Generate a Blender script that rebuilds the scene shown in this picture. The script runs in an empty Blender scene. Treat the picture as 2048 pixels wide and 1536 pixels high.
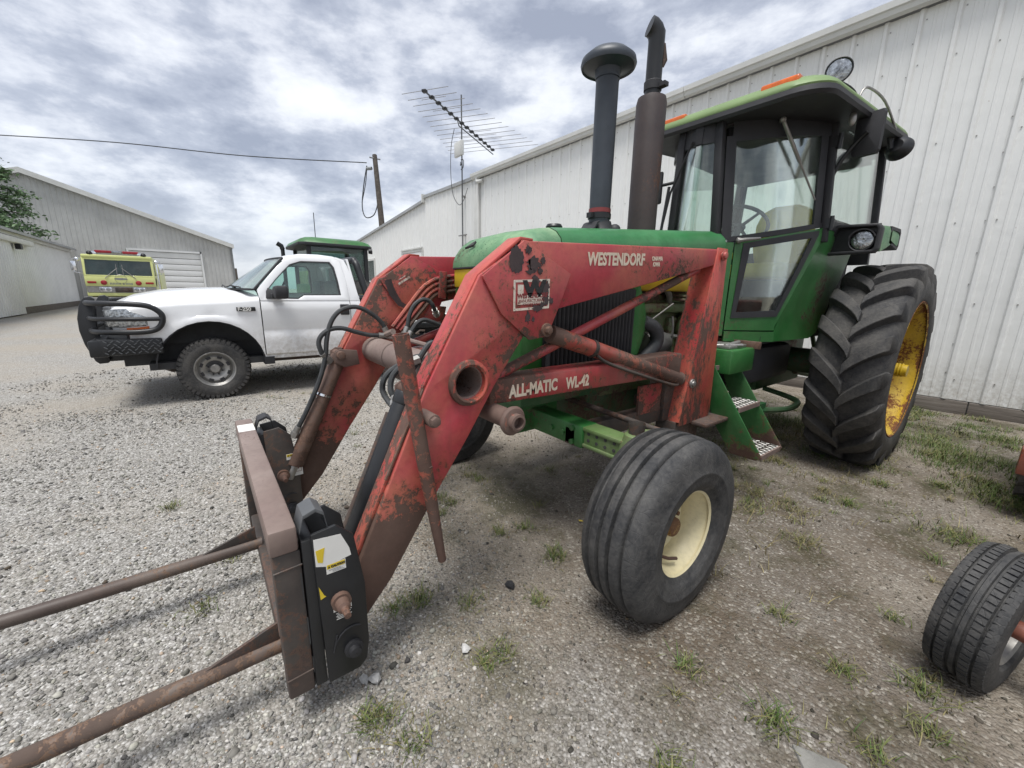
import bpy, bmesh, math, random
import numpy as np
from mathutils import Vector, Matrix
R = math.radians
random.seed(7); rng = np.random.default_rng(7)
SC = bpy.context.scene; COL = SC.collection

# ------------------------------------------------------------------ camera
CAM_H = 1.4; AZ = R(52.55); PITCH = math.atan(184.4/806); ROLL = 0.0168
fw = Vector((-math.sin(AZ), math.cos(AZ), 0)); rt = Vector((math.cos(AZ), math.sin(AZ), 0)); up = Vector((0, 0, 1))
F = fw*math.cos(PITCH) - up*math.sin(PITCH); U = up*math.cos(PITCH) + fw*math.sin(PITCH)
Rv = rt*math.cos(ROLL) + U*math.sin(ROLL); Uv = U*math.cos(ROLL) - rt*math.sin(ROLL)
cd = bpy.data.cameras.new('camera'); cd.sensor_width = 36; cd.lens = 36*806/2048; cd.clip_end = 3000; cd.clip_start = 0.05
cam = bpy.data.objects.new('camera', cd); COL.objects.link(cam)
cam.matrix_world = Matrix(((Rv.x, Uv.x, -F.x, 0), (Rv.y, Uv.y, -F.y, 0), (Rv.z, Uv.z, -F.z, CAM_H), (0, 0, 0, 1)))
SC.camera = cam

# ------------------------------------------------------------------ sun and sky
SUN_DIR = Vector((0.13, -0.26, 0.95)).normalized()          # towards the sun
sd = bpy.data.lights.new('sun', 'SUN'); sd.energy = 1.5; sd.angle = R(24); sd.color = (1, 0.98, 0.95)
sun = bpy.data.objects.new('sun', sd); COL.objects.link(sun)
sun.rotation_euler = SUN_DIR.to_track_quat('Z', 'Y').to_euler(); sun.location = (0, 0, 30)

W = bpy.data.worlds.new('World'); SC.world = W; W.use_nodes = True
nt = W.node_tree; nt.nodes.clear()
def N(nt, t, **kw):
    n = nt.nodes.new(t)
    for k, v in kw.items():
        if k == 'op': n.operation = v
        else: setattr(n, k, v)
    return n
def L(nt, a, b): nt.links.new(a, b)
def setin(n, **kw):
    for k, v in kw.items(): n.inputs[k.replace('_', ' ')].default_value = v
def math_(nt, op, a, b=None, clamp=False):
    n = N(nt, 'ShaderNodeMath', op=op); n.use_clamp = clamp
    for i, x in enumerate((a, b)):
        if x is None: continue
        if hasattr(x, 'is_linked'): L(nt, x, n.inputs[i])
        else: n.inputs[i].default_value = x
    return n.outputs[0]
def ramp(nt, fac, stops, interp='LINEAR'):
    n = N(nt, 'ShaderNodeValToRGB'); L(nt, fac, n.inputs[0]); cr = n.color_ramp; cr.interpolation = interp
    while len(cr.elements) < len(stops): cr.elements.new(0.5)
    for e, (p, c) in zip(cr.elements, stops):
        e.position = p; e.color = (*c, 1) if not isinstance(c, (int, float)) else (c, c, c, 1)
    return n.outputs[0]
def mixc(nt, fac, a, b, blend='MIX'):
    n = N(nt, 'ShaderNodeMix', data_type='RGBA', blend_type=blend)
    for i, x in ((0, fac), (6, a), (7, b)):
        if hasattr(x, 'is_linked'): L(nt, x, n.inputs[i])
        elif isinstance(x, (int, float)): n.inputs[i].default_value = x
        else: n.inputs[i].default_value = (*x, 1)
    return n.outputs[2]
sky = N(nt, 'ShaderNodeTexSky', sky_type='NISHITA'); sky.sun_disc = False
sky.sun_elevation = math.asin(SUN_DIR.z); sky.sun_rotation = math.atan2(SUN_DIR.x, SUN_DIR.y)
sky.air_density = 1.0; sky.dust_density = 1.5
tc = N(nt, 'ShaderNodeTexCoord'); sp = N(nt, 'ShaderNodeSeparateXYZ'); L(nt, tc.outputs['Generated'], sp.inputs[0])
zz = math_(nt, 'ADD', math_(nt, 'MULTIPLY', math_(nt, 'ABSOLUTE', sp.outputs[2]), 0.55), 0.62)
cb = N(nt, 'ShaderNodeCombineXYZ'); L(nt, math_(nt, 'DIVIDE', sp.outputs[0], zz), cb.inputs[0]); L(nt, math_(nt, 'DIVIDE', sp.outputs[1], zz), cb.inputs[1])
L(nt, math_(nt, 'ADD', math_(nt, 'MULTIPLY', math_(nt, 'POWER', math_(nt, 'ABSOLUTE', sp.outputs[2]), 0.8), 2.6), 3.1), cb.inputs[2])
n1 = N(nt, 'ShaderNodeTexNoise'); setin(n1, Scale=3.0, Detail=12, Roughness=0.60, Distortion=0.0); L(nt, cb.outputs[0], n1.inputs['Vector'])
n2 = N(nt, 'ShaderNodeTexNoise'); setin(n2, Scale=1.15, Detail=3, Roughness=0.5); L(nt, cb.outputs[0], n2.inputs['Vector'])
dens = math_(nt, 'ADD', math_(nt, 'MULTIPLY', n1.outputs[0], 0.68), math_(nt, 'MULTIPLY', n2.outputs[0], 0.32))
ccol = ramp(nt, dens, [(0.375, (0.46, 0.465, 0.475)), (0.44, (0.405, 0.415, 0.435)), (0.485, (0.325, 0.337, 0.368)), (0.525, (0.235, 0.250, 0.288)), (0.59, (0.160, 0.174, 0.212))])
# low over the horizon the deck evens out to a pale grey blue
hz = math_(nt, 'SUBTRACT', 1.0, math_(nt, 'MULTIPLY', math_(nt, 'ABSOLUTE', sp.outputs[2]), 6.0), clamp=True)
ccol = mixc(nt, math_(nt, 'MULTIPLY', hz, 0.75), ccol, (0.29, 0.31, 0.345))
b1 = N(nt, 'ShaderNodeBackground'); L(nt, sky.outputs[0], b1.inputs[0]); b1.inputs[1].default_value = 0.10
b2 = N(nt, 'ShaderNodeBackground'); L(nt, ccol, b2.inputs[0]); b2.inputs[1].default_value = 0.88
ms = N(nt, 'ShaderNodeMixShader'); ms.inputs[0].default_value = 0.9
L(nt, b1.outputs[0], ms.inputs[1]); L(nt, b2.outputs[0], ms.inputs[2])
wo = N(nt, 'ShaderNodeOutputWorld'); L(nt, ms.outputs[0], wo.inputs[0])
vs = SC.view_settings; vs.view_transform = 'Standard'; vs.look = 'None'; vs.gamma = 1; vs.use_curve_mapping = False; vs.exposure = 1.45
SC.cycles.max_bounces = 8; SC.cycles.transparent_max_bounces = 16

# ------------------------------------------------------------------ materials
def newmat(name):
    m = bpy.data.materials.new(name); m.use_nodes = True
    return m, m.node_tree, m.node_tree.nodes['Principled BSDF']
def ncoord(nt, kind='Object'):
    return N(nt, 'ShaderNodeTexCoord').outputs[kind]
def noise(nt, vec, scale, detail=5, rough=0.55, dist=0.0):
    n = N(nt, 'ShaderNodeTexNoise'); setin(n, Scale=scale, Detail=detail, Roughness=rough, Distortion=dist); L(nt, vec, n.inputs['Vector']); return n.outputs[0]
def bump(nt, b, h, strength=0.3, dist=0.01):
    n = N(nt, 'ShaderNodeBump'); setin(n, Strength=strength, Distance=dist); L(nt, h, n.inputs['Height']); L(nt, n.outputs[0], b.inputs['Normal'])
def plain(name, c, rough=0.5, metal=0.0, var=0.25, scale=6, bmp=0.0, c2=None, bscale=None):
    m, nt, b = newmat(name); v = ncoord(nt)
    n = noise(nt, v, scale, 7, 0.65)
    c2 = c2 or tuple(x*(1-var) for x in c)
    L(nt, mixc(nt, ramp(nt, n, [(0.35, 0.0), (0.65, 1.0)]), c, c2), b.inputs['Base Color'])
    b.inputs['Metallic'].default_value = metal
    L(nt, math_(nt, 'ADD', math_(nt, 'MULTIPLY', n, 0.25), rough-0.12), b.inputs['Roughness'])
    if bmp: bump(nt, b, noise(nt, v, bscale or scale*6, 4), bmp)
    return m
def worn(name, c, fade, rust=(0.055, 0.030, 0.022), amt=0.5, fscale=2.5, rscale=5.0, rough=0.42, dust=0.25, orange=(0.16, 0.06, 0.025), speck=0.62, zbrown=None, streak=False):
    """old paint: base colour, bleached patches, dark bare-rust patches and fine specks"""
    m, nt, b = newmat(name); v = ncoord(nt)
    nf = noise(nt, v, fscale, 6, 0.6, 0.4)
    col = mixc(nt, ramp(nt, nf, [(0.38, 0.0), (0.66, 1.0)]), c, fade)
    fine = noise(nt, v, 42, 6, 0.7)
    col = mixc(nt, math_(nt, 'MULTIPLY', ramp(nt, fine, [(0.45, 0.0), (0.7, 1.0)]), 0.35), col, tuple(x*0.55 for x in c))
    if streak:
        mp = N(nt, 'ShaderNodeMapping'); mp.inputs['Scale'].default_value = (1, 1, .35); L(nt, v, mp.inputs[0]); vk = mp.outputs[0]
    else: vk = v
    big = noise(nt, vk, rscale*0.45, 4, 0.5); v0_ = v; v = vk; mid = noise(nt, v, rscale*5.5, 10, 0.76, 0.35)
    s = math_(nt, 'ADD', math_(nt, 'MULTIPLY', big, 0.52), math_(nt, 'MULTIPLY', mid, 0.48))
    v = v0_
    gq = N(nt, 'ShaderNodeNewGeometry'); edge_ = ramp(nt, gq.outputs['Pointiness'], [(0.515, 0.0), (0.60, 1.0)])
    s = math_(nt, 'ADD', s, math_(nt, 'MULTIPLY', edge_, 0.10*min(1.0, amt+.15)))
    if zbrown:                                                     # the low ends have lost most of their paint
        g_ = N(nt, 'ShaderNodeNewGeometry'); sz = N(nt, 'ShaderNodeSeparateXYZ'); L(nt, g_.outputs['Position'], sz.inputs[0])
        k_ = math_(nt, 'DIVIDE', math_(nt, 'SUBTRACT', zbrown[1], sz.outputs[2]), zbrown[1]-zbrown[0], clamp=True)
        s = math_(nt, 'ADD', s, math_(nt, 'MULTIPLY', k_, 0.25))
    t = 0.66 - 0.16*amt
    edge = ramp(nt, s, [(t-0.035, 0.0), (t, 1.0)])
    mask = ramp(nt, s, [(t, 0.0), (t+0.012, 1.0)])
    sp_ = noise(nt, v, 85, 3, 0.6)
    spk = math_(nt, 'MULTIPLY', ramp(nt, sp_, [(speck, 0.0), (speck+0.02, 1.0)]), ramp(nt, big, [(0.44, 0.0), (0.6, 1.0)]))
    mask = math_(nt, 'MAXIMUM', mask, spk)
    col = mixc(nt, math_(nt, 'MULTIPLY', edge, 0.55), col, orange)
    rc = mixc(nt, noise(nt, v, 30, 5, 0.7), rust, tuple(x*2.2 for x in rust))
    col = mixc(nt, mask, col, rc)
    ms2 = N(nt, 'ShaderNodeMapping'); ms2.inputs['Scale'].default_value = (9, 9, 0.9); L(nt, v, ms2.inputs[0])
    run = noise(nt, ms2.outputs[0], 1.6, 6, 0.65)
    col = mixc(nt, math_(nt, 'MULTIPLY', ramp(nt, run, [(0.52, 0.0), (0.72, 1.0)]), 0.5*min(1.0, amt+0.1)), col, tuple(x*1.6 for x in rust))
    dn = noise(nt, v, 3.3, 5, 0.6)
    col = mixc(nt, math_(nt, 'MULTIPLY', ramp(nt, dn, [(0.4, 0.0), (0.75, 1.0)]), dust), col, (0.25, 0.21, 0.17))
    L(nt, col, b.inputs['Base Color'])
    L(nt, math_(nt, 'ADD', math_(nt, 'MULTIPLY', mask, 0.35), math_(nt, 'ADD', math_(nt, 'MULTIPLY', nf, 0.3), rough-0.15), clamp=True), b.inputs['Roughness'])
    h = math_(nt, 'ADD', math_(nt, 'MULTIPLY', mask, -0.6), math_(nt, 'MULTIPLY', fine, 0.25))
    bump(nt, b, h, 0.35, 0.004)
    return m
def glass(name, tint, refl=1.0, rough=0.02, dirt=0.06):
    m = bpy.data.materials.new(name); m.use_nodes = True; nt = m.node_tree; nt.nodes.clear()
    t = N(nt, 'ShaderNodeBsdfTransparent'); t.inputs[0].default_value = (*tint, 1)
    g = N(nt, 'ShaderNodeBsdfGlossy'); g.inputs['Roughness'].default_value = rough; g.inputs[0].default_value = (refl, refl, refl, 1)
    fr = N(nt, 'ShaderNodeFresnel'); fr.inputs[0].default_value = 1.52
    d = N(nt, 'ShaderNodeBsdfDiffuse'); d.inputs[0].default_value = (0.5, 0.5, 0.48, 1)
    v = ncoord(nt); n = noise(nt, v, 4, 6, 0.65)
    m0 = N(nt, 'ShaderNodeMixShader'); L(nt, math_(nt, 'MULTIPLY', ramp(nt, n, [(0.35, 0.2), (0.75, 1.0)]), dirt), m0.inputs[0]); L(nt, t.outputs[0], m0.inputs[1]); L(nt, d.outputs[0], m0.inputs[2])
    mx = N(nt, 'ShaderNodeMixShader'); L(nt, math_(nt, 'MINIMUM', math_(nt, 'MULTIPLY', fr.outputs[0], 1.25), 0.6), mx.inputs[0]); L(nt, m0.outputs[0], mx.inputs[1]); L(nt, g.outputs[0], mx.inputs[2])
    o = N(nt, 'ShaderNodeOutputMaterial'); L(nt, mx.outputs[0], o.inputs[0])
    return m
M = {}
M['red'] = worn('loader_red_paint', (0.385, 0.045, 0.058), (0.43, 0.115, 0.075), amt=0.48, dust=0.13, fscale=3.2, zbrown=(0.18, 0.92))
M['red_rusty'] = worn('loader_red_rusty', (0.36, 0.05, 0.045), (0.34, 0.115, 0.07), amt=1.25, dust=0.28, rust=(0.07, 0.042, 0.034), streak=True)
M['red_frame'] = worn('loader_frame_red', (0.36, 0.040, 0.046), (0.26, 0.07, 0.055), amt=0.75, dust=0.30)
M['rust'] = worn('rusty_steel', (0.10, 0.052, 0.037), (0.15, 0.088, 0.066), amt=0.7, dust=0.3, rough=0.62)
M['rust_dark'] = worn('dark_rusty_steel', (0.034, 0.028, 0.025), (0.056, 0.047, 0.042), amt=0.6, dust=0.22, rough=0.6, rust=(0.04, 0.028, 0.024))
M['spear_steel'] = worn('worn_spear_steel', (0.060, 0.042, 0.034), (0.105, 0.075, 0.06), amt=.5, dust=.25, rough=.6, orange=(.2, .09, .03), rust=(.045, .03, .024))
M['rust_pink'] = worn('weathered_steel_tube', (0.165, 0.115, 0.10), (0.24, 0.185, 0.165), amt=0.2, dust=0.35, rough=0.6)
M['green'] = worn('tractor_green_paint', (0.018, 0.115, 0.024), (0.036, 0.165, 0.042), amt=0.20, dust=0.10, rough=0.38, orange=(0.08, 0.10, 0.04))
M['green_hood'] = worn('hood_green_paint', (0.024, 0.150, 0.046), (0.055, 0.22, 0.085), amt=0.0, dust=0.10, rough=0.40, speck=0.72)
M['green_faded'] = worn('faded_green_paint', (0.06, 0.19, 0.085), (0.19, 0.32, 0.17), amt=0.05, dust=0.22, rough=0.55, rust=(0.02, 0.06, 0.03), fscale=5)
M['green_roof'] = plain('roof_pale_green', (0.17, 0.255, 0.095), 0.5, var=0.2, scale=3)
M['green_light'] = worn('engine_green_paint', (0.085, 0.155, 0.045), (0.13, 0.20, 0.075), amt=0.45, dust=0.5, rough=0.5)
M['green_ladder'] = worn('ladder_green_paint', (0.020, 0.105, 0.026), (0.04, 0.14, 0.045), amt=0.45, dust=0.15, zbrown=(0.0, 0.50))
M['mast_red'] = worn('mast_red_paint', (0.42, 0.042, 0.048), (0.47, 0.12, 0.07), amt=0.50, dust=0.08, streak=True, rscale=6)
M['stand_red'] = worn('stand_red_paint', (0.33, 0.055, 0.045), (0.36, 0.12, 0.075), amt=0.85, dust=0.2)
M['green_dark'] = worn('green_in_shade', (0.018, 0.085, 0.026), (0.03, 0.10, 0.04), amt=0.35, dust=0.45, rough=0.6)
M['yellow'] = plain('tractor_yellow', (0.62, 0.42, 0.02), 0.45, var=0.25, scale=5)
M['yellow_rust'] = worn('rim_yellow_paint', (0.60, 0.38, 0.015), (0.66, 0.47, 0.07), amt=0.22, dust=0.12, rust=(0.13, 0.055, 0.018), orange=(0.35, 0.17, 0.03), rough=0.45)
M['hub_rust'] = worn('rusty_hub', (0.42, 0.26, 0.05), (0.30, 0.15, 0.04), amt=1.1, dust=0.1, rust=(0.10, 0.05, 0.025), rscale=14)
M['rim_rust'] = worn('rusty_rim_yellow', (0.62, 0.40, 0.02), (0.66, 0.47, 0.07), amt=0.80, dust=0.1, rust=(0.12, 0.045, 0.016), orange=(0.33, 0.15, 0.03), rscale=9, rough=.55)
M['cream'] = worn('rim_cream_paint', (0.74, 0.66, 0.40), (0.70, 0.62, 0.40), amt=0.02, dust=0.12, rust=(0.25, 0.17, 0.08), orange=(0.5, 0.4, 0.2), speck=0.7, rough=0.45)
M['black'] = plain('black_paint', (0.008, 0.0085, 0.0095), 0.42, var=-0.7, scale=5, bmp=0.05)
M['black_matte'] = plain('black_trim', (0.018, 0.018, 0.020), 0.6, var=-0.5, scale=8, bmp=0.08)
M['black_blue'] = plain('intake_black', (0.022, 0.027, 0.034), 0.45, var=-0.7, scale=4, bmp=0.06)
M['muffler'] = worn('muffler_brown', (0.035, 0.026, 0.027), (0.055, 0.040, 0.038), amt=0.2, dust=0.08, rough=0.6)
M['hose'] = plain('rubber_hose', (0.028, 0.030, 0.031), 0.6, var=-0.6, scale=20)
M['steel'] = plain('dull_steel', (0.36, 0.35, 0.33), 0.45, 0.7, 0.3, 15, 0.05)
M['chrome'] = plain('chrome', (0.75, 0.76, 0.78), 0.2, 1.0, 0.05, 5)
M['white_metal'] = None
M['grey_white'] = plain('weathered_white_sheet', (0.74, 0.745, 0.73), 0.55, var=0.12, scale=0.7, bmp=0.03)
M['grey_white2'] = plain('weathered_grey_sheet', (0.55, 0.55, 0.53), 0.6, var=0.2, scale=0.5, bmp=0.03)
M['trim_white'] = plain('white_trim', (0.62, 0.62, 0.59), 0.5, var=0.12, scale=2)
M['roof_grey'] = plain('roof_sheet', (0.36, 0.37, 0.37), 0.5, var=0.2, scale=1)
M['dark_edge'] = plain('dark_gap', (0.05, 0.05, 0.05), 0.8)
def truck_white():
    m, nt, b = newmat('truck_white_paint'); g = N(nt, 'ShaderNodeNewGeometry'); p = g.outputs['Position']; sz = N(nt, 'ShaderNodeSeparateXYZ'); L(nt, p, sz.inputs[0])
    low = math_(nt, 'SUBTRACT', 1.0, math_(nt, 'DIVIDE', math_(nt, 'SUBTRACT', sz.outputs[2], .50), .50), clamp=True)
    fn = noise(nt, p, 14, 7, .75, .4)
    f = math_(nt, 'MULTIPLY', low, ramp(nt, fn, [(.36, 0.1), (.62, 1.0)]))
    col = mixc(nt, math_(nt, 'MULTIPLY', f, .75), mixc(nt, noise(nt, p, 3, 5, .6), (.78, .785, .79), (.70, .705, .71)), (.33, .29, .24))
    L(nt, col, b.inputs['Base Color']); L(nt, math_(nt, 'ADD', .22, math_(nt, 'MULTIPLY', f, .5)), b.inputs['Roughness']); return m
M['truck_white'] = truck_white()
M['truck_white'].node_tree.nodes['Principled BSDF'].inputs['Coat Weight'].default_value = 0.5
M['glass'] = glass('clear_glass', (0.80, 0.92, 0.88))
M['glass_dark'] = glass('tinted_glass', (0.50, 0.60, 0.58))
M['glass_cab'] = glass('cab_glass', (0.93, 0.985, 0.955), dirt=0.03)
M['lamp_glass'] = plain('lamp_lens', (0.55, 0.57, 0.58), 0.20, 0.9, 0.75, 40, 0.5, bscale=35)
M['amber'] = plain('amber_lens', (0.62, 0.13, 0.02), 0.25, var=0.3, scale=20)
M['red_lens'] = plain('red_lens', (0.34, 0.02, 0.03), 0.25, var=0.3, scale=20)
M['fire_yellow'] = plain('lime_yellow_paint', (0.60, 0.63, 0.25), 0.3, var=0.1, scale=2)
M['seat_yellow'] = plain('seat_vinyl', (0.85, 0.70, 0.09), 0.5, var=0.15, scale=6)
M['grey_plastic'] = plain('grey_plastic', (0.10, 0.105, 0.11), 0.5, var=0.2, scale=5)
M['interior'] = plain('interior_dark', (0.026, 0.027, 0.028), 0.8)
M['headliner'] = plain('interior_grey', (0.12, 0.12, 0.125), 0.8)
M['lettering'] = worn('white_lettering', (0.62, 0.52, 0.40), (0.70, 0.62, 0.50), amt=0.25, dust=0.2, rust=(0.25, 0.05, 0.04), orange=(0.4, 0.12, 0.08))
M['decal_red'] = plain('decal_red', (0.20, 0.03, 0.03), 0.5)
M['decal_white'] = worn('decal_white', (0.66, 0.58, 0.48), (0.70, 0.66, 0.60), amt=0.3, dust=0.15, rust=(0.05, 0.035, 0.035), orange=(0.5, 0.2, 0.12))
M['patch'] = plain('bare_dark_patch', (0.040, 0.027, 0.027), 0.6, var=-0.5, scale=20, bmp=0.1)
M['paper'] = plain('white_sticker', (0.72, 0.71, 0.67), 0.55, var=0.08, scale=9)
M['sticker_yellow'] = plain('yellow_sticker', (0.68, 0.50, 0.03), 0.5, var=0.1, scale=9)
M['print_black'] = plain('black_print', (0.02, 0.02, 0.02), 0.5)
M['print_grey'] = plain('grey_print', (0.25, 0.26, 0.26), 0.5)
M['wood'] = None
def wall_white():
    m, nt, b = newmat('white_wall_sheet'); g = N(nt, 'ShaderNodeNewGeometry'); p = g.outputs['Position']
    sz = N(nt, 'ShaderNodeSeparateXYZ'); L(nt, p, sz.inputs[0])
    n = noise(nt, p, .8, 6, .6); mp = N(nt, 'ShaderNodeMapping'); mp.inputs['Scale'].default_value = (14, 14, .35); L(nt, p, mp.inputs[0]); st = noise(nt, mp.outputs[0], 1.2, 6, .65)
    col = mixc(nt, n, (.76, .76, .735), (.70, .705, .685))
    col = mixc(nt, math_(nt, 'MULTIPLY', ramp(nt, st, [(.5, 0.0), (.75, 1.0)]), .13), col, (.50, .48, .43))
    low = math_(nt, 'SUBTRACT', 1.0, math_(nt, 'DIVIDE', sz.outputs[2], .75), clamp=True)
    fn = noise(nt, p, 22, 6, .75)
    col = mixc(nt, math_(nt, 'MULTIPLY', math_(nt, 'MULTIPLY', low, ramp(nt, fn, [(.38, 0.0), (.65, 1.0)])), .8), col, (.30, .26, .20))
    ru = noise(nt, p, 9, 4, .6); col = mixc(nt, math_(nt, 'MULTIPLY', ramp(nt, ru, [(.73, 0.0), (.76, 1.0)]), .6), col, (.25, .14, .08))
    L(nt, col, b.inputs['Base Color']); b.inputs['Roughness'].default_value = .5
    bump(nt, b, noise(nt, p, 1.7, 4, .6), .5, .02); return m
M['white_metal'] = wall_white()
def wood():
    m, nt, b = newmat('weathered_timber'); v = ncoord(nt)
    mp = N(nt, 'ShaderNodeMapping'); mp.inputs['Scale'].default_value = (0.6, 8, 14); L(nt, v, mp.inputs[0])
    n = noise(nt, mp.outputs[0], 3.2, 8, 0.7)
    L(nt, ramp(nt, n, [(0.3, (0.06, 0.05, 0.042)), (0.55, (0.15, 0.13, 0.11)), (0.75, (0.22, 0.20, 0.17))]), b.inputs['Base Color'])
    b.inputs['Roughness'].default_value = 0.9; bump(nt, b, n, 0.6, 0.01); return m
M['wood'] = wood()
def tyre_mat(name, c=(0.022, 0.022, 0.023), dustc=(0.115, 0.108, 0.098), amt=0.5):
    m, nt, b = newmat(name); v = ncoord(nt)
    n = noise(nt, v, 5, 8, 0.7, 0.5); n2 = noise(nt, v, 60, 4, 0.7)
    f = math_(nt, 'MULTIPLY', ramp(nt, math_(nt, 'ADD', math_(nt, 'MULTIPLY', n, 0.7), math_(nt, 'MULTIPLY', n2, 0.3)), [(0.40, 0.0), (0.68, 1.0)]), amt)
    L(nt, mixc(nt, f, c, dustc), b.inputs['Base Color']); b.inputs['Roughness'].default_value = 0.72
    b.inputs['Specular IOR Level'].default_value = 0.4
    vc = N(nt, 'ShaderNodeTexVoronoi', feature='DISTANCE_TO_EDGE'); setin(vc, Scale=26.0); L(nt, v, vc.inputs['Vector'])
    crack = math_(nt, 'MULTIPLY', ramp(nt, vc.outputs['Distance'], [(0.0, 0.0), (0.05, 1.0)]), 0.6)
    bump(nt, b, math_(nt, 'ADD', n2, crack), 0.45, 0.003); return m
M['tyre'] = tyre_mat('tyre_rubber', (.024, .025, .027), (.125, .12, .112), .75); M['tyre_dusty'] = tyre_mat('tyre_rubber_dusty', (0.030, 0.030, 0.031), (0.14, 0.13, 0.115), 0.7)

# ------------------------------------------------------------------ mesh helpers
class MB:
    def __init__(s): s.v = []; s.f = []
    def add(s, V, Fs):
        b = len(s.v); s.v += [tuple(map(float, x)) for x in V]; s.f += [tuple(i+b for i in f) for f in Fs]; return s
    def box(s, c, d, rot=None):
        c = Vector(c); hx, hy, hz = d[0]/2, d[1]/2, d[2]/2
        V = [Vector((x*hx, y*hy, z*hz)) for x in (-1, 1) for y in (-1, 1) for z in (-1, 1)]
        if rot is not None: V = [rot @ v for v in V]
        return s.add([v+c for v in V], [(0, 1, 3, 2), (4, 6, 7, 5), (0, 4, 5, 1), (2, 3, 7, 6), (0, 2, 6, 4), (1, 5, 7, 3)])
    def bb(s, lo, hi):
        return s.box([(a+b)/2 for a, b in zip(lo, hi)], [abs(b-a) for a, b in zip(lo, hi)])
    def prism(s, poly, d):
        n = len(poly); d = Vector(d); P = [Vector(p) for p in poly]
        return s.add(P+[p+d for p in P], [tuple(range(n-1, -1, -1)), tuple(range(n, 2*n))]+[(i, (i+1) % n, n+(i+1) % n, n+i) for i in range(n)])
    def px_hole(s, yz, hole, x, t):
        from mathutils.geometry import tessellate_polygon
        A = [Vector((y, z, 0)) for y, z in yz]; B = [Vector((y, z, 0)) for y, z in hole]; P = A+B; n, m = len(A), len(B)
        T = tessellate_polygon([A, B]); V = [(x, p.x, p.y) for p in P]+[(x+t, p.x, p.y) for p in P]; k = n+m
        Fs = [tuple(f) for f in T]+[tuple(i+k for i in reversed(f)) for f in T]
        Fs += [(i, (i+1) % n, k+(i+1) % n, k+i) for i in range(n)]+[(n+i, n+(i+1) % m, k+n+(i+1) % m, k+n+i) for i in range(m)]
        return s.add(V, Fs)
    def px(s, yz, x, t): return s.prism([(x, y, z) for y, z in yz], (t, 0, 0))       # polygon in a plane X = x
    def py(s, xz, y, t): return s.prism([(x, y, z) for x, z in xz], (0, t, 0))
    def pz(s, xy, z, t): return s.prism([(x, y, z) for x, y in xy], (0, 0, t))
    def ring(s, outer, inner, d):
        n = len(outer); d = Vector(d); O = [Vector(p) for p in outer]; I = [Vector(p) for p in inner]
        V = O+I+[p+d for p in O]+[p+d for p in I]; Fs = []
        for i in range(n):
            j = (i+1) % n
            Fs += [(i, j, n+j, n+i), (2*n+j, 2*n+i, 3*n+i, 3*n+j), (j, i, 2*n+i, 2*n+j), (n+i, n+j, 3*n+j, 3*n+i)]
        return s.add(V, Fs)
    def loft(s, rings, closed=True, cap=True):
        n = len(rings[0]); V = [p for r in rings for p in r]; Fs = []
        for k in range(len(rings)-1):
            for i in range(n if closed else n-1):
                j = (i+1) % n
                Fs.append((k*n+i, k*n+j, (k+1)*n+j, (k+1)*n+i))
        if cap and closed: Fs += [tuple(range(n-1, -1, -1)), tuple((len(rings)-1)*n+i for i in range(n))]
        return s.add(V, Fs)
    def tube(s, path, r, n=8, cap=True):
        P = [Vector(p) for p in path]; m = len(P); rs = r if isinstance(r, (list, tuple)) else [r]*m
        T = [((P[min(i+1, m-1)]-P[max(i-1, 0)]).normalized()) for i in range(m)]
        a = Vector((0, 0, 1)) if abs(T[0].z) < 0.9 else Vector((1, 0, 0))
        u = (a - T[0]*a.dot(T[0])).normalized(); rings = []
        for i in range(m):
            u = (u - T[i]*u.dot(T[i])).normalized(); w = T[i].cross(u)
            rings.append([P[i]+(u*math.cos(2*math.pi*k/n)+w*math.sin(2*math.pi*k/n))*rs[i] for k in range(n)])
        return s.loft(rings, True, cap)
    def cyl(s, p0, p1, r0, r1=None, n=16): return s.tube([p0, p1], [r0, r0 if r1 is None else r1], n)
    def lathe(s, prof, o, axis, n=32, closed=False):
        """prof = [(along, radius)...]; axis = unit vector"""
        o = Vector(o); ax = Vector(axis).normalized(); a = Vector((0, 0, 1)) if abs(ax.z) < 0.9 else Vector((1, 0, 0))
        u = (a-ax*a.dot(ax)).normalized(); w = ax.cross(u); rings = []
        for k in range(n):
            t = 2*math.pi*k/n; dr = u*math.cos(t)+w*math.sin(t)
            rings.append([o+ax*h+dr*r for h, r in prof])
        m = len(prof); V = [p for r in rings for p in r]; Fs = []
        for k in range(n):
            k2 = (k+1) % n
            for i in range(m if closed else m-1):
                j = (i+1) % m
                Fs.append((k*m+i, k*m+j, k2*m+j, k2*m+i))
        return s.add(V, Fs)
    def sphere(s, c, r, n=14, sc=(1, 1, 1)):
        prof = [(-math.cos(math.pi*i/8), math.sin(math.pi*i/8)+1e-5) for i in range(9)]
        b = len(s.v); s.lathe([(h*r, q*r) for h, q in prof], (0, 0, 0), (0, 0, 1), n)
        for i in range(b, len(s.v)): s.v[i] = tuple(c[k]+s.v[i][k]*sc[k] for k in range(3))
        return s
def root_world(o):
    mw = Matrix.Identity(4)
    while o is not None: mw = o.matrix_basis @ mw; o = o.parent
    return mw
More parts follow.
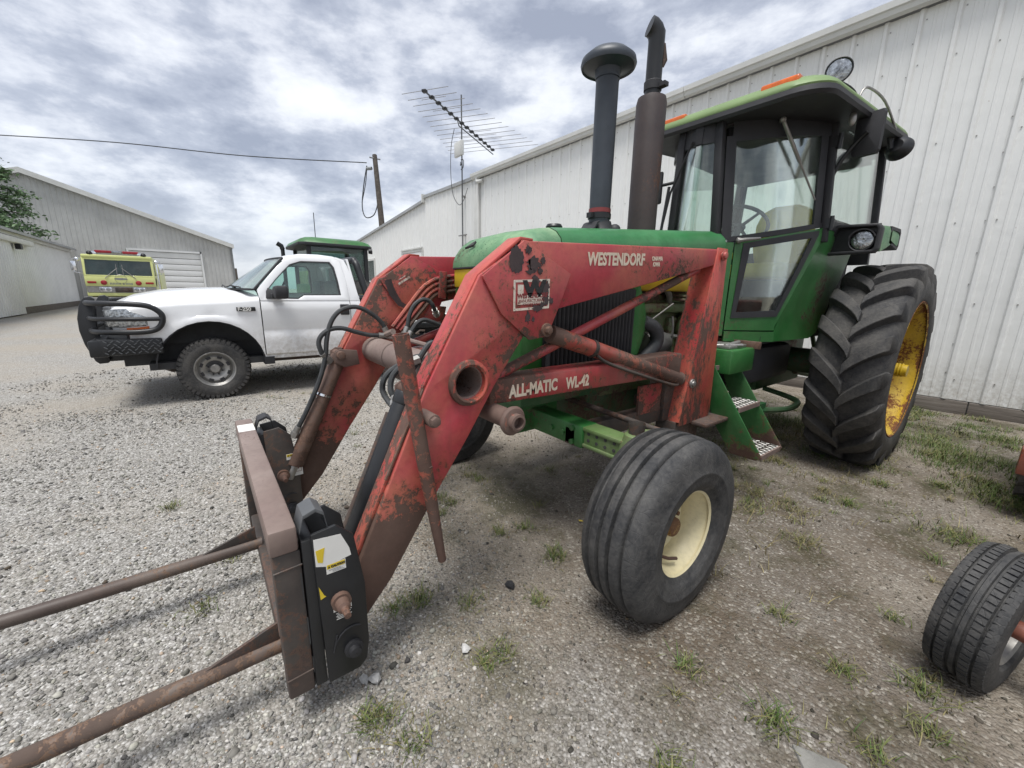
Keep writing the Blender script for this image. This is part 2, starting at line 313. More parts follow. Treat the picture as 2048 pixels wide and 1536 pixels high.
def build(mb, name, m, parent=None, bevel=0.0, smooth=True, angle=38, local=False, seg=2):
    me = bpy.data.meshes.new(name)
    V = mb.v
    if parent is not None and not local:
        iv = root_world(parent).inverted(); V = [tuple(iv @ Vector(v)) for v in V]
    me.from_pydata(V, [], mb.f); bm = bmesh.new(); bm.from_mesh(me)
    bmesh.ops.remove_doubles(bm, verts=bm.verts, dist=1e-5)
    bmesh.ops.recalc_face_normals(bm, faces=bm.faces)
    if bevel:
        es = [e for e in bm.edges if len(e.link_faces) == 2 and e.calc_face_angle(0) > R(30)]
        bmesh.ops.bevel(bm, geom=es, offset=bevel, segments=seg, profile=0.5, affect='EDGES', clamp_overlap=True)
    bm.to_mesh(me); bm.free()
    if smooth:
        me.shade_smooth(); me.set_sharp_from_angle(angle=R(angle))
    me.materials.append(m)
    o = bpy.data.objects.new(name, me); COL.objects.link(o)
    if parent is not None: o.parent = parent
    return o
def thing(name, label, cat, loc=(0, 0, 0), rotz=0, group=None):
    o = bpy.data.objects.new(name, None); o.empty_display_size = 0.2; COL.objects.link(o)
    o.location = loc; o.rotation_euler = (0, 0, rotz); o['label'] = label; o['category'] = cat
    if group: o['group'] = group
    return o
def tag(o, label, cat, group=None):
    o['label'] = label; o['category'] = cat
    if group: o['group'] = group
    return o
def struct(o, kind='structure'): o['kind'] = kind; return o
def copy_part(o, parent, loc=(0, 0, 0)):
    c = o.copy(); COL.objects.link(c); c.parent = parent; c.location = loc; return c
def text(s, size, org, xd, yd, m, parent, name='lettering', bold=0.0, sx=1.0, ext=0.0006, align='LEFT', shear=0.0):
    cu = bpy.data.curves.new('t', 'FONT'); cu.body = s; cu.size = size; cu.offset = bold; cu.extrude = ext; cu.align_x = align; cu.shear = shear; cu.resolution_u = 3
    o = bpy.data.objects.new('t', cu); COL.objects.link(o); dg = bpy.context.evaluated_depsgraph_get()
    me = bpy.data.meshes.new_from_object(o.evaluated_get(dg)); bpy.data.objects.remove(o); bpy.data.curves.remove(cu)
    xd = Vector(xd).normalized()*sx; yd = Vector(yd).normalized(); zd = xd.cross(yd).normalized(); org = Vector(org)
    mb = MB(); mb.add([org+xd*v.co.x+yd*v.co.y+zd*v.co.z for v in me.vertices], [tuple(p.vertices) for p in me.polygons])
    bpy.data.meshes.remove(me)
    return build(mb, name, m, parent, smooth=False)
def smooth_path(P, k=4):
    P = [Vector(p) for p in P]; out = []
    for i in range(len(P)-1):
        a, b, c, d = P[max(i-1, 0)], P[i], P[i+1], P[min(i+2, len(P)-1)]
        for j in range(k):
            t = j/k
            out.append(0.5*((2*b)+(c-a)*t+(2*a-5*b+4*c-d)*t*t+(3*b-a-3*c+d)*t**3))
    out.append(P[-1]); return out

# ================================================================== SETTING
def ground_mat():
    m, nt, b = newmat('gravel_ground'); v = ncoord(nt)
    vo = N(nt, 'ShaderNodeTexVoronoi'); setin(vo, Scale=88.0, Randomness=1.0); L(nt, v, vo.inputs['Vector'])
    vo2 = N(nt, 'ShaderNodeTexVoronoi'); setin(vo2, Scale=40.0); L(nt, v, vo2.inputs['Vector'])
    sx = N(nt, 'ShaderNodeSeparateColor'); L(nt, vo.outputs['Color'], sx.inputs[0])
    sy = N(nt, 'ShaderNodeSeparateColor'); L(nt, vo2.outputs['Color'], sy.inputs[0])
    g1 = ramp(nt, sx.outputs[0], [(0.0, (0.22, 0.21, 0.19)), (0.45, (0.35, 0.336, 0.31)), (0.8, (0.46, 0.445, 0.415)), (1.0, (0.62, 0.61, 0.58))])
    g2 = ramp(nt, sy.outputs[0], [(0.0, (0.20, 0.19, 0.172)), (0.6, (0.38, 0.365, 0.34)), (1.0, (0.58, 0.565, 0.54))])
    big = ramp(nt, vo2.outputs['Distance'], [(0.25, 1.0), (0.42, 0.0)])
    pick = math_(nt, 'MULTIPLY', big, ramp(nt, sy.outputs[1], [(0.6, 0.0), (0.65, 1.0)]))
    grav = mixc(nt, pick, g1, g2)
    gap = ramp(nt, vo.outputs['Distance'], [(0.35, 0.0), (0.75, 1.0)])
    grav = mixc(nt, math_(nt, 'MULTIPLY', gap, 0.55), grav, (0.15, 0.138, 0.12))
    # packed brown dirt with stones pressed in
    fn = noise(nt, v, 120, 4, 0.7); mn = noise(nt, v, 2.2, 6, 0.65)
    dirt = mixc(nt, fn, (0.078, 0.060, 0.042), (0.155, 0.124, 0.092))
    dirt = mixc(nt, ramp(nt, sx.outputs[1], [(0.74, 0.0), (0.80, 1.0)]), dirt, mixc(nt, 1.0, g1, (0.56, 0.52, 0.46), 'MULTIPLY'))
    sp = N(nt, 'ShaderNodeSeparateXYZ'); L(nt, v, sp.inputs[0])
    wob = math_(nt, 'MULTIPLY', math_(nt, 'SUBTRACT', noise(nt, v, 0.8, 5, 0.6), 0.5), 3.2)
    fx = math_(nt, 'DIVIDE', math_(nt, 'ADD', sp.outputs[0], math_(nt, 'ADD', wob, 4.0)), 1.6, clamp=True)
    fy = math_(nt, 'DIVIDE', math_(nt, 'ADD', sp.outputs[1], math_(nt, 'ADD', wob, -0.40)), 0.9, clamp=True)
    far = math_(nt, 'MULTIPLY', math_(nt, 'GREATER_THAN', -9.0, sp.outputs[0]), 0.0)
    dm = math_(nt, 'MULTIPLY', math_(nt, 'MULTIPLY', fx, fy), math_(nt, 'ADD', 0.72, math_(nt, 'MULTIPLY', ramp(nt, mn, [(0.4, 0.0), (0.6, 1.0)]), 0.28)))
    col = mixc(nt, dm, grav, dirt)
    # tracks: browner wheel lanes across the open yard
    yt = noise(nt, v, 0.35, 4, 0.6)
    col = mixc(nt, math_(nt, 'MULTIPLY', ramp(nt, yt, [(0.45, 0.0), (0.62, 1.0)]), 0.55), col, (0.36, 0.315, 0.255))
    # mossy, oily stains
    st = noise(nt, v, 1.1, 6, 0.7)
    col = mixc(nt, math_(nt, 'MULTIPLY', math_(nt, 'MULTIPLY', ramp(nt, st, [(0.50, 0.0), (0.62, 1.0)]), dm), 0.75), col, (0.060, 0.060, 0.032))
    L(nt, col, b.inputs['Base Color']); b.inputs['Roughness'].default_value = 0.9; b.inputs['Specular IOR Level'].default_value = 0.25
    h = math_(nt, 'ADD', math_(nt, 'MULTIPLY', vo.outputs['Distance'], -1.0), math_(nt, 'MULTIPLY', vo2.outputs['Distance'], -0.6))
    bump(nt, b, math_(nt, 'ADD', h, math_(nt, 'MULTIPLY', fn, 0.4)), 0.9, 0.012)
    return m
def ground_z(x, y):
    return 0.012*np.sin(x*1.9+0.6*y)*np.sin(y*1.6-0.4*x)+0.008*np.sin(4.1*x+1.3)*np.sin(3.7*y)
def make_ground():
    xs = np.concatenate([[-900, -300, -120, -60], np.arange(-30, -8, 1.0), np.arange(-8, 4.01, 0.16), np.arange(5, 20, 1.5), [40, 120, 400, 900]])
    ys = np.concatenate([[-900, -300, -100, -50, -25, -14, -8, -5], np.arange(-4, 7.6, 0.16), np.arange(8, 20, 2.0), [50, 150, 400, 900]])
    X, Y = np.meshgrid(xs, ys, indexing='ij')
    Z = ground_z(X, Y)*np.clip((9-np.hypot(X, Y-2))/4, 0, 1)
    V = np.stack([X, Y, Z], -1).reshape(-1, 3); n = len(ys)
    Fs = [(i*n+j, (i+1)*n+j, (i+1)*n+j+1, i*n+j+1) for i in range(len(xs)-1) for j in range(n-1)]
    mb = MB(); mb.v = [tuple(v) for v in V]; mb.f = Fs
    return struct(build(mb, 'ground', ground_mat()))
make_ground()

def attr_mat(name, rough=0.85, bmp=0.0, sss=False):
    m, nt, b = newmat(name); a = N(nt, 'ShaderNodeAttribute'); a.attribute_name = 'col'
    v = ncoord(nt); n = noise(nt, v, 90, 4, 0.65)
    L(nt, mixc(nt, math_(nt, 'MULTIPLY', n, 0.5), a.outputs['Color'], mixc(nt, 1.0, a.outputs['Color'], (0.55, 0.53, 0.5), 'MULTIPLY')), b.inputs['Base Color'])
    b.inputs['Roughness'].default_value = rough; b.inputs['Specular IOR Level'].default_value = 0.3
    return m
def raw_mesh(name, V, Fc, colors, m, smooth=False):
    """V (n,3), Fc (k,3) triangles, colors (n,3)"""
    me = bpy.data.meshes.new(name); n, k = len(V), len(Fc)
    me.vertices.add(n); me.vertices.foreach_set('co', V.astype(np.float32).ravel())
    me.loops.add(3*k); me.loops.foreach_set('vertex_index', Fc.astype(np.int32).ravel())
    me.polygons.add(k); me.polygons.foreach_set('loop_start', np.arange(0, 3*k, 3, dtype=np.int32)); me.polygons.foreach_set('loop_total', np.full(k, 3, dtype=np.int32))
    me.update(); a = me.color_attributes.new('col', 'FLOAT_COLOR', 'POINT')
    a.data.foreach_set('color', np.concatenate([colors, np.ones((n, 1))], 1).astype(np.float32).ravel())
    if smooth: me.shade_smooth()
    me.materials.append(m); o = bpy.data.objects.new(name, me); COL.objects.link(o); return o
PHI = (1+5**.5)/2
ICO_V = np.array([(-1, PHI, 0), (1, PHI, 0), (-1, -PHI, 0), (1, -PHI, 0), (0, -1, PHI), (0, 1, PHI), (0, -1, -PHI), (0, 1, -PHI), (PHI, 0, -1), (PHI, 0, 1), (-PHI, 0, -1), (-PHI, 0, 1)])/math.sqrt(1+PHI*PHI)
ICO_F = np.array([(0, 11, 5), (0, 5, 1), (0, 1, 7), (0, 7, 10), (0, 10, 11), (1, 5, 9), (5, 11, 4), (11, 10, 2), (10, 7, 6), (7, 1, 8), (3, 9, 4), (3, 4, 2), (3, 2, 6), (3, 6, 8), (3, 8, 9), (4, 9, 5), (2, 4, 11), (6, 2, 10), (8, 6, 7), (9, 8, 1)])
def dirtiness(x, y):
    w = 0.5*np.sin(x*1.3+y*0.7)+0.4*np.sin(2.1*y-x)
    return np.clip((x+4.0+w)/1.6, 0, 1)*np.clip((y-0.35+0.5*w)/0.9, 0, 1)
def make_gravel():
    n = 215000
    a = rng.uniform(-66, 66, n); r = 0.75+9.5*rng.random(n)**1.12
    th = AZ+np.radians(90)-np.radians(a)*1.0
    x = r*np.cos(th); y = r*np.sin(th)
    keep = (y < 7.2) & (rng.random(n) > np.clip((r-5.2)/5.0, 0, 1)); d = dirtiness(x, y)
    keep &= rng.random(n) > d*0.64
    x, y, d, r = x[keep], y[keep], d[keep], r[keep]; n = len(x)
    s = np.exp(rng.normal(math.log(0.0046), 0.45, n))*(1-0.25*d)*(0.9+0.085*r); s = np.clip(s, 0.003, 0.020)
    big = rng.random(n) < 0.004; s[big] *= 2.0
    q = rng.normal(size=(n, 4)); q /= np.linalg.norm(q, axis=1)[:, None]
    w_, a_, b_, c_ = q.T
    Rm = np.stack([1-2*(b_*b_+c_*c_), 2*(a_*b_-c_*w_), 2*(a_*c_+b_*w_), 2*(a_*b_+c_*w_), 1-2*(a_*a_+c_*c_), 2*(b_*c_-a_*w_), 2*(a_*c_-b_*w_), 2*(b_*c_+a_*w_), 1-2*(a_*a_+b_*b_)], -1).reshape(n, 3, 3)
    base = ICO_V[None]*(1+rng.uniform(-0.38, 0.30, (n, 12, 1)))
    base = base*np.stack([np.ones(n), rng.uniform(0.65, 1, n), rng.uniform(0.45, 0.8, n)], -1)[:, None]
    V = np.einsum('nij,nkj->nki', Rm, base)*s[:, None, None]
    V[:, :, 2] *= 0.8
    z = ground_z(x, y)+s*rng.uniform(-0.15, 0.35, n)*(1-0.6*d)
    V += np.stack([x, y, z], -1)[:, None]
    g = np.clip(rng.normal(0.285, 0.085, n), 0.07, 0.6); wht = rng.random(n) < 0.10-0.06*d; g[wht] = rng.uniform(0.42, 0.66, wht.sum())
    tint = np.stack([np.ones(n), rng.uniform(0.95, 0.99, n), rng.uniform(0.84, 0.94, n)], -1)
    C = g[:, None]*tint*np.where(rng.random(n) < 0.07, 0.55, 1.0)[:, None]*(1-0.45*d)[:, None]*np.stack([np.ones(n), 1-0.08*d, 1-0.20*d], -1)*0.92
    br = rng.random(n) < 0.05; C[br] *= np.array([1.05, 0.86, 0.70])
    Fc = (ICO_F[None]+(np.arange(n)*12)[:, None, None]).reshape(-1, 3)
    o = raw_mesh('gravel', V.reshape(-1, 3), Fc, np.repeat(C, 12, 0), attr_mat('gravel_stone'))
    struct(o, 'stuff')
make_gravel()

def blades(P, h, lean, width, n_seg=3):
    """P (n,3) roots -> curved tapering blade strips"""
    n = len(P); az = rng.uniform(0, 2*np.pi, n); t = np.linspace(0, 1, n_seg+1)
    d = np.stack([np.cos(az), np.sin(az), np.zeros(n)], -1); sd = np.stack([-np.sin(az), np.cos(az), np.zeros(n)], -1)
    V = []
    for ti in t:
        c = P+d*(lean*h*ti**1.7)[:, None]+np.array([0, 0, 1.0])*(h*(ti-0.28*lean*ti*ti))[:, None]
        w = width*(1-ti)**0.7*0.5+0.0003
        V += [c-sd*w[:, None], c+sd*w[:, None]]
    V = np.stack(V, 1); m = 2*(n_seg+1); Fs = []
    for k in range(n_seg):
        a = 2*k; Fs += [(a, a+1, a+3), (a, a+3, a+2)]
    Fc = (np.array(Fs)[None]+(np.arange(n)*m)[:, None, None]).reshape(-1, 3)
    return V.reshape(-1, 3), Fc, m
def make_grass():
    tufts = []                                                     # x, y, radius, blade height, blades, greenness
    spots = SPOTS
    for x, y, rad, h, nb, gr in spots: tufts.append((x, y, rad, h, nb, gr))
    for _ in range(900):                                           # thin scatter under and round the machines
        x, y = rng.uniform(-4.2, 1.5), rng.uniform(0.9, 7.2)
        f = 0.5+0.5*math.sin(x*2.1+1.0)*math.sin(y*1.7+0.3*x)
        near = 1.0 if y > 2.6 else 0.30
        if rng.random() > (0.25+0.75*f)*near: continue
        tufts.append((x, y, rng.uniform(0.02, 0.09), rng.uniform(0.02, 0.06), int(rng.uniform(10, 40)), rng.uniform(0.1, 0.8)))
    for _ in range(150):
        x, y = rng.uniform(-2.6, -0.6), rng.uniform(2.6, 5.5)
        tufts.append((x, y, rng.uniform(0.05, 0.14), rng.uniform(0.03, 0.06), int(rng.uniform(40, 90)), rng.uniform(0.0, 0.45)))
    for _ in range(230):                                           # lush along the wall and round the big wheel
        x, y = rng.uniform(-1.3, 1.6), rng.uniform(4.3, 7.3)
        if rng.random() > 0.35+0.65*math.sin(1.7*x+2.2*y)**2: continue
        tufts.append((x, y, rng.uniform(0.06, 0.2), rng.uniform(0.035, 0.085), int(rng.uniform(60, 150)), rng.uniform(0.5, 1.0)))
    for _ in range(120):
        x, y = rng.uniform(-8.0, -3.5), rng.uniform(0.5, 4.5)
        tufts.append((x, y, rng.uniform(0.03, 0.10), rng.uniform(0.015, 0.05), int(rng.uniform(12, 40)), rng.uniform(0.1, 0.7)))
    for _ in range(60):
        x, y = rng.uniform(-3.2, 1.2), rng.uniform(1.8, 7.0); tufts.append((x, y, rng.uniform(.03, .10), rng.uniform(.06, .16), int(rng.uniform(4, 12)), -.2))
    VV, FF, CC, b = [], [], [], 0
    for x, y, rad, h, nb, gr in tufts:
        p = np.stack([x+rng.normal(0, rad*0.5, nb), y+rng.normal(0, rad*0.5, nb), np.zeros(nb)], -1)
        p[:, 2] = ground_z(p[:, 0], p[:, 1])-0.004
        hh = h*rng.uniform(0.45, 1.15, nb)
        V, Fc, m = blades(p, hh, rng.uniform(0.3, 1.5, nb), 0.0026+0.030*hh*rng.uniform(0.6, 1.2, nb))
        dry = np.clip(rng.normal(1-gr, 0.28, nb), 0, 1)[:, None]
        c = (1-dry)*np.array([0.072, 0.130, 0.026])+dry*np.array([0.24, 0.20, 0.095]); c = c*rng.uniform(0.6, 1.3, (nb, 1))
        VV.append(V); FF.append(Fc+b); CC.append(np.repeat(c, m, 0)); b += len(V)
    m = attr_mat('grass_blade', 0.6)
    o = raw_mesh('grass', np.concatenate(VV), np.concatenate(FF), np.concatenate(CC), m); struct(o, 'stuff')
SPOTS = []
def spot(x, y, rad, h, nb, gr): SPOTS.append((x, y, rad, h, nb, gr))
for x_, y_, k_ in [(-1.1, 0.33, 1), (-0.96, 0.37, 1), (-1.07, 0.8, 1), (-1.07, 0.71, 1), (-1.51, 0.63, 2), (-1.54, 0.54, 1), (-1.37, 0.82, 1), (-0.59, 1.32, 1), (-0.48, 1.91, 1), (-0.22, 1.79, 1), (-0.03, 1.93, 2), (-0.3, 1.35, 2), (-1.74, 1.26, 1), (-1.19, 1.09, 1), (-1.39, 1.38, 2), (-2.19, 1.17, 1), (-2.29, 1.15, 1), (-1.69, 1.41, 1), (-2.21, 2.09, 1), (-3.21, -0.31, 1), (-2.37, -0.04, 1), (-2.02, -0.15, 1), (0.02, 1.73, 1), (-0.07, 1.51, 1), (-0.11, 3.47, 3), (-0.44, 5.59, 4), (-0.24, 5.24, 4), (0.04, 4.4, 4), (-0.59, 3.41, 2), (-0.54, 3.99, 2), (-0.03, 6.41, 3), (-0.45, 0.96, 1), (-2.38, 1.53, 1), (-1.73, 5.1, 4), (-1.49, 5.13, 4), (-0.73, 3.32, 1), (-1.12, 0.28, 1), (-2.12, 1.06, 1)]:
    rr, hh, nn = ((0.05, 0.050, 60), (0.06, 0.066, 80), (0.16, 0.075, 240), (0.28, 0.095, 440))[k_-1]
    spot(x_, y_, rr, hh, nn, (0.62, 0.72, 0.62, 0.75)[k_-1])
    if k_ < 3: spot(x_+rng.uniform(-0.06, 0.06), y_+rng.uniform(-0.06, 0.06), rr*1.8, hh*0.6, nn//2, 0.25)
make_grass()

# ---- long white metal building on the right
YW = 7.4
def rib_profile(w, pitch=0.33, h=0.030):
    """(x, depth) outline of one sheet: a narrow tall rib each pitch, two low ridges between"""
    P = [(0.0, 0.0)]; n = max(1, round(w/pitch))
    for k in range(n):
        a = k*pitch
        P += [(a+0.012, 0.0), (a+0.030, h), (a+0.062, h), (a+0.080, 0.0), (a+0.150, 0.0), (a+0.158, 0.006), (a+0.178, 0.006), (a+0.186, 0.0), (a+0.235, 0.0), (a+0.243, 0.006), (a+0.263, 0.006), (a+0.271, 0.0)]
    P.append((n*pitch, 0.0)); return P
def sheet(x0, w, z0, ztop, y, flip=1, pitch=0.33, h=0.030):
    """vertical ribbed sheet in a plane Y = y, ribs towards -Y (flip=1); ztop is a number or f(x)"""
    zt = ztop if callable(ztop) else (lambda x: ztop)
    mb = MB(); P = rib_profile(w, pitch, h); V = []; n = len(P)
    for a, d in P: V += [(x0+a, y-flip*d, z0), (x0+a, y-flip*d, zt(x0+a))]
    mb.add(V, [(2*i, 2*i+2, 2*i+3, 2*i+1) for i in range(n-1)]); return mb
bld = thing('metal_building', 'long white ribbed metal building with gutter along its eave behind the green tractor', 'building', (-5, YW, 0))
first = build(sheet(0, 0.99, 0.17, 4.80, 0), 'wall_panel', M['white_metal'], bld, local=True, angle=20)
first.location = (-11.55+5, 0, 0)
for k in range(1, 19): copy_part(first, bld, (-11.55+0.99*k+5, (0.004 if k % 2 else 0.0), 0))
scr = MB()
for k in range(46):
    x = -11.55+.33*k+.095
    for z in (.42, 1.35, 2.3, 3.25, 4.2, 4.68): scr.box((x, YW-.003, z), (.012, .008, .012))
    if k % 3 == 0:
        for q in range(12): scr.box((-11.55+.33*k+.006, YW-.003, .5+.36*q), (.009, .008, .009))
struct(build(scr, 'screws', M['steel'], bld, smooth=False), 'stuff')
def far_top(x): return 4.86 if x > -15.4 else 4.72-(-15.4-x)*0.0935
xk = -11.68
while xk > -24.9:
    xk -= 0.99; build(sheet(xk, 0.99, 0.17, far_top, YW+0.01), 'wall_panel', M['white_metal'], bld, angle=20)
# skirt boards, flashing, downspout, gutter
for a, b_ in ((-11.6, -7.2), (-7.19, -3.3), (-3.29, -0.4), (-0.39, 2.6), (2.61, 6.5)):
    build(MB().bb((a, YW-0.02, -0.05), (b_, YW+0.05, 0.16)), 'skirt_board', M['wood'], bld, 0.008)
build(MB().bb((-25, YW+0.02, -0.05), (-11.62, YW+0.06, 0.165)), 'skirt_board', M['wood'], bld)
for a, b_ in ((-11.75, -4.62), (-4.61, 1.6), (1.61, 7.4)):
    mb = MB(); z = 4.79
    mb.loft([[(x, YW-0.04, z+0.03), (x, YW-0.09, z), (x, YW-0.15, z+0.02), (x, YW-0.165, z+0.07), (x, YW-0.19, z+0.085), (x, YW-0.195, z+0.16), (x, YW-0.18, z+0.165), (x, YW-0.165, z+0.13), (x, YW-0.04, z+0.13)] for x in (a, b_)])
    build(mb, 'gutter', M['trim_white'], bld, angle=20)
build(MB().bb((-11.8, YW-0.16, 4.935), (7.4, YW+0.1, 4.955)).loft([[(x, YW-0.02, 4.955), (x, YW+12, 5.9), (x, YW+12, 5.85), (x, YW-0.02, 4.93)] for x in (-11.8, 7.4)]), 'roof', M['roof_grey'], bld)
build(MB().loft([[(x, YW-0.06, z), (x, YW+10, z+0.8), (x, YW+10, z+0.7), (x, YW-0.06, z-0.10)] for x, z in ((-11.7, 4.93), (-15.4, 4.95))]), 'roof', M['roof_grey'], bld)
build(MB().loft([[(x, YW-0.10, z), (x, YW+10, z+0.9), (x, YW+10, z+0.8), (x, YW-0.10, z-0.10)] for x, z in ((-15.41, 4.80), (-25.2, 3.88))]), 'roof', M['roof_grey'], bld)
build(MB().bb((-15.42, YW-0.13, 4.70), (-15.36, YW+0.02, 4.99)), 'eave_end_cap', M['trim_white'], bld)
build(MB().bb((-11.70, YW-0.10, 0.15), (-11.57, YW-0.005, 4.80)), 'corner_trim', M['trim_white'], bld, 0.008)
mb = MB(); mb.bb((-11.53, YW-0.115, 0.2), (-11.43, YW-0.035, 4.72)); mb.bb((-11.53, YW-0.15, 4.70), (-11.43, YW-0.03, 4.82))
build(mb, 'downspout', M['trim_white'], bld, 0.012)
# sliding window and door head at the far end
wf = build(MB().ring([(-23.4, YW-0.05, 1.75), (-21.3, YW-0.05, 1.75), (-21.3, YW-0.05, 2.95), (-23.4, YW-0.05, 2.95)], [(-23.3, YW-0.05, 1.85), (-21.4, YW-0.05, 1.85), (-21.4, YW-0.05, 2.85), (-23.3, YW-0.05, 2.85)], (0, 0.06, 0)).bb((-22.4, YW-0.06, 1.85), (-22.28, YW-0.01, 2.85)), 'window', M['trim_white'], bld)
for a, b_ in ((-23.3, -22.4), (-22.28, -21.4)):
    build(MB().bb((a, YW-0.035, 1.85), (b_, YW-0.028, 2.85)), 'pane', M['glass_dark'], wf)
    blind = MB()
    for k in range(14): blind.bb((a+0.02, YW-0.02, 1.88+k*0.068), (b_-0.02, YW-0.016, 1.93+k*0.068))
    build(blind, 'blind', M['grey_white2'], wf)
df = build(MB().bb((-17.75, YW-0.07, 2.94), (-15.6, YW-0.03, 3.04)).bb((-17.7, YW-0.10, 3.04), (-15.62, YW-0.03, 3.09)).bb((-17.75, YW-0.06, 0.1), (-17.6, YW-0.03, 2.94)).bb((-15.75, YW-0.06, 0.1), (-15.6, YW-0.03, 2.94)), 'door_frame', M['trim_white'], bld)
for k in range(5): build(MB().bb((-17.6, YW-0.045, 0.12+k*0.564), (-15.75, YW-0.032, 0.67+k*0.564)), 'door_section', M['grey_white'], df, 0.01)
cb_ = thing('security_camera', 'small white security camera on the white wall beside the downspout', 'camera', (-11.33, YW, 4.68))
build(MB().cyl((-11.25, YW-0.03, 4.70), (-11.25, YW-0.10, 4.70), 0.03), 'bracket', M['trim_white'], cb_)
build(MB().lathe([(-.1, 0.001), (-.1, .05), (.1, .055), (.11, .045), (.10, .001)], (-11.29, YW-0.13, 4.68), (-0.85, -0.5, -0.12), 16), 'housing', M['trim_white'], cb_)
build(MB().lathe([(.105, .035), (.112, .02), (.113, .001)], (-11.29, YW-0.13, 4.68), (-0.85, -0.5, -0.12), 16), 'lens', M['black'], cb_)

# ---- tv aerial on its mast against the far part of the building
ant = thing('tv_antenna', 'tall rooftop tv aerial with many thin rods on a mast against the building', 'antenna', (-12.35, YW-0.1, 0))
AX = -12.35; AYY = YW-0.12
build(MB().cyl((AX, AYY, 1.0), (AX, AYY, 7.35), 0.022, n=10), 'mast', M['grey_plastic'], ant)
B0 = Vector((-11.0, 5.35, 6.5)); B1 = Vector((-13.6, 9.35, 6.5)); bd = (B1-B0).normalized(); pd = Vector((-bd.y, bd.x, 0))*-1
build(MB().cyl(B0, B1, 0.022, n=8).cyl(B0.lerp(B1, 0.42)-Vector((0, 0, .14)), B1-Vector((0, 0, .14)), 0.018, n=8).cyl(B0.lerp(B1, .42)-Vector((0, 0, .14)), B0.lerp(B1, .40), 0.015, n=6), 'boom', M['grey_plastic'], ant)
for k in range(14):
    t = k/13; p = B0.lerp(B1, t*0.98+0.01); hl = 0.70+1.05*t**1.2; dz = Vector((0, 0, 0.02))
    e = MB(); e.cyl(p-pd*hl+dz, p+pd*hl+dz, 0.008, n=6)
    if k in (1, 3, 8, 9, 10): q = p+bd*0.10; e.cyl(q-pd*hl*0.5+dz, q+pd*hl*0.5+dz, 0.007, n=6)
    el = build(e, 'element', M['steel'], ant)
    build(MB().box(p+Vector((0, 0, .0)), (0.13, 0.13, 0.07), Matrix.Rotation(0.6, 3, 'Z')), 'insulator', M['black'], el, 0.02)
build(MB().bb((AX-0.30, AYY-0.12, 5.60), (AX+0.20, AYY-0.03, 6.04)), 'amplifier_box', M['trim_white'], ant, 0.03)
build(MB().tube(smooth_path([(AX+.1, AYY-.06, 5.62), (AX+.08, AYY-.06, 5.4), (AX+.0, AYY-.06, 5.33), (AX-.02, AYY-.04, 5.45)]), 0.012, 6).tube(smooth_path([(AX, AYY-.04, 5.5), (AX+.18, AYY-.05, 5.45), (AX+.15, AYY-.05, 5.25), (AX, AYY-.04, 5.22)]), 0.012, 6)
      .tube(smooth_path([(-12.5, 7.1, 6.4), (-12.9, 7.2, 6.0), (-12.95, 7.2, 5.2), (-12.9, 7.25, 4.55), (-12.6, 7.3, 4.2), (-12.3, 7.3, 4.3), (-12.05, 7.3, 4.62)]), 0.010, 6), 'cable', M['hose'], ant)
build(MB().bb((AX-.05, AYY, 3.2), (AX+.05, YW, 3.24)).bb((AX-.25, AYY-.02, 3.2), (AX+.25, AYY+.02, 3.23)).bb((AX-.05, AYY, 4.40), (AX+.05, YW, 4.44)), 'wall_bracket', M['steel'], ant)

# ---- utility pole with its wire
pole = thing('utility_pole', 'leaning wooden utility pole behind the far roof of the long building', 'pole', (-31, 12.2, 0))
build(MB().tube([(-30.7, 11.45, 0), (-31.1, 11.49, 5.3), (-32.62, 11.73, 11.15)], [0.24, 0.22, 0.17], 12), 'post', plain('dark_pole_timber', (.085, .072, .06), .9, var=.4, scale=5, bmp=.2), pole)
build(MB().cyl((-32.5, 11.3, 10.9), (-32.5, 12.1, 10.9), 0.05).cyl((-32.6, 11.45, 10.2), (-32.9, 11.2, 10.2), 0.12).cyl((-31.2, 11.2, 5.45), (-30.3, 11.3, 5.75), 0.10), 'bracket', M['print_grey'], pole)
build(MB().tube(smooth_path([(-32.9, 11.2, 10.4), (-33.3, 11.0, 9.0), (-33.6, 10.9, 7.6), (-33.2, 11.0, 6.8), (-32.2, 11.3, 6.9), (-31.7, 11.5, 7.8)]), 0.04, 6).tube(smooth_path([(-32.9, 11.2, 10.3), (-33.1, 11.1, 9.2), (-33.6, 10.9, 7.9)]), 0.03, 6), 'drop_cable', M['hose'], pole)
wire = build(MB().tube(smooth_path([(-32.9, 11.2, 10.6), (-38.5, 4.0, 10.95), (-44.0, -3.5, 11.65), (-50.5, -11.2, 12.2)], 8), 0.035, 6), 'power_line', M['hose']); tag(wire, 'single sagging overhead wire running from the utility pole to the upper left', 'wire')
fp = build(MB().cyl((-52, 3.4, 0), (-52, 3.4, 3.3), 0.16, 0.13, 10), 'fence_post', M['wood']); tag(fp, 'distant bare post standing right of the grey barn', 'post')

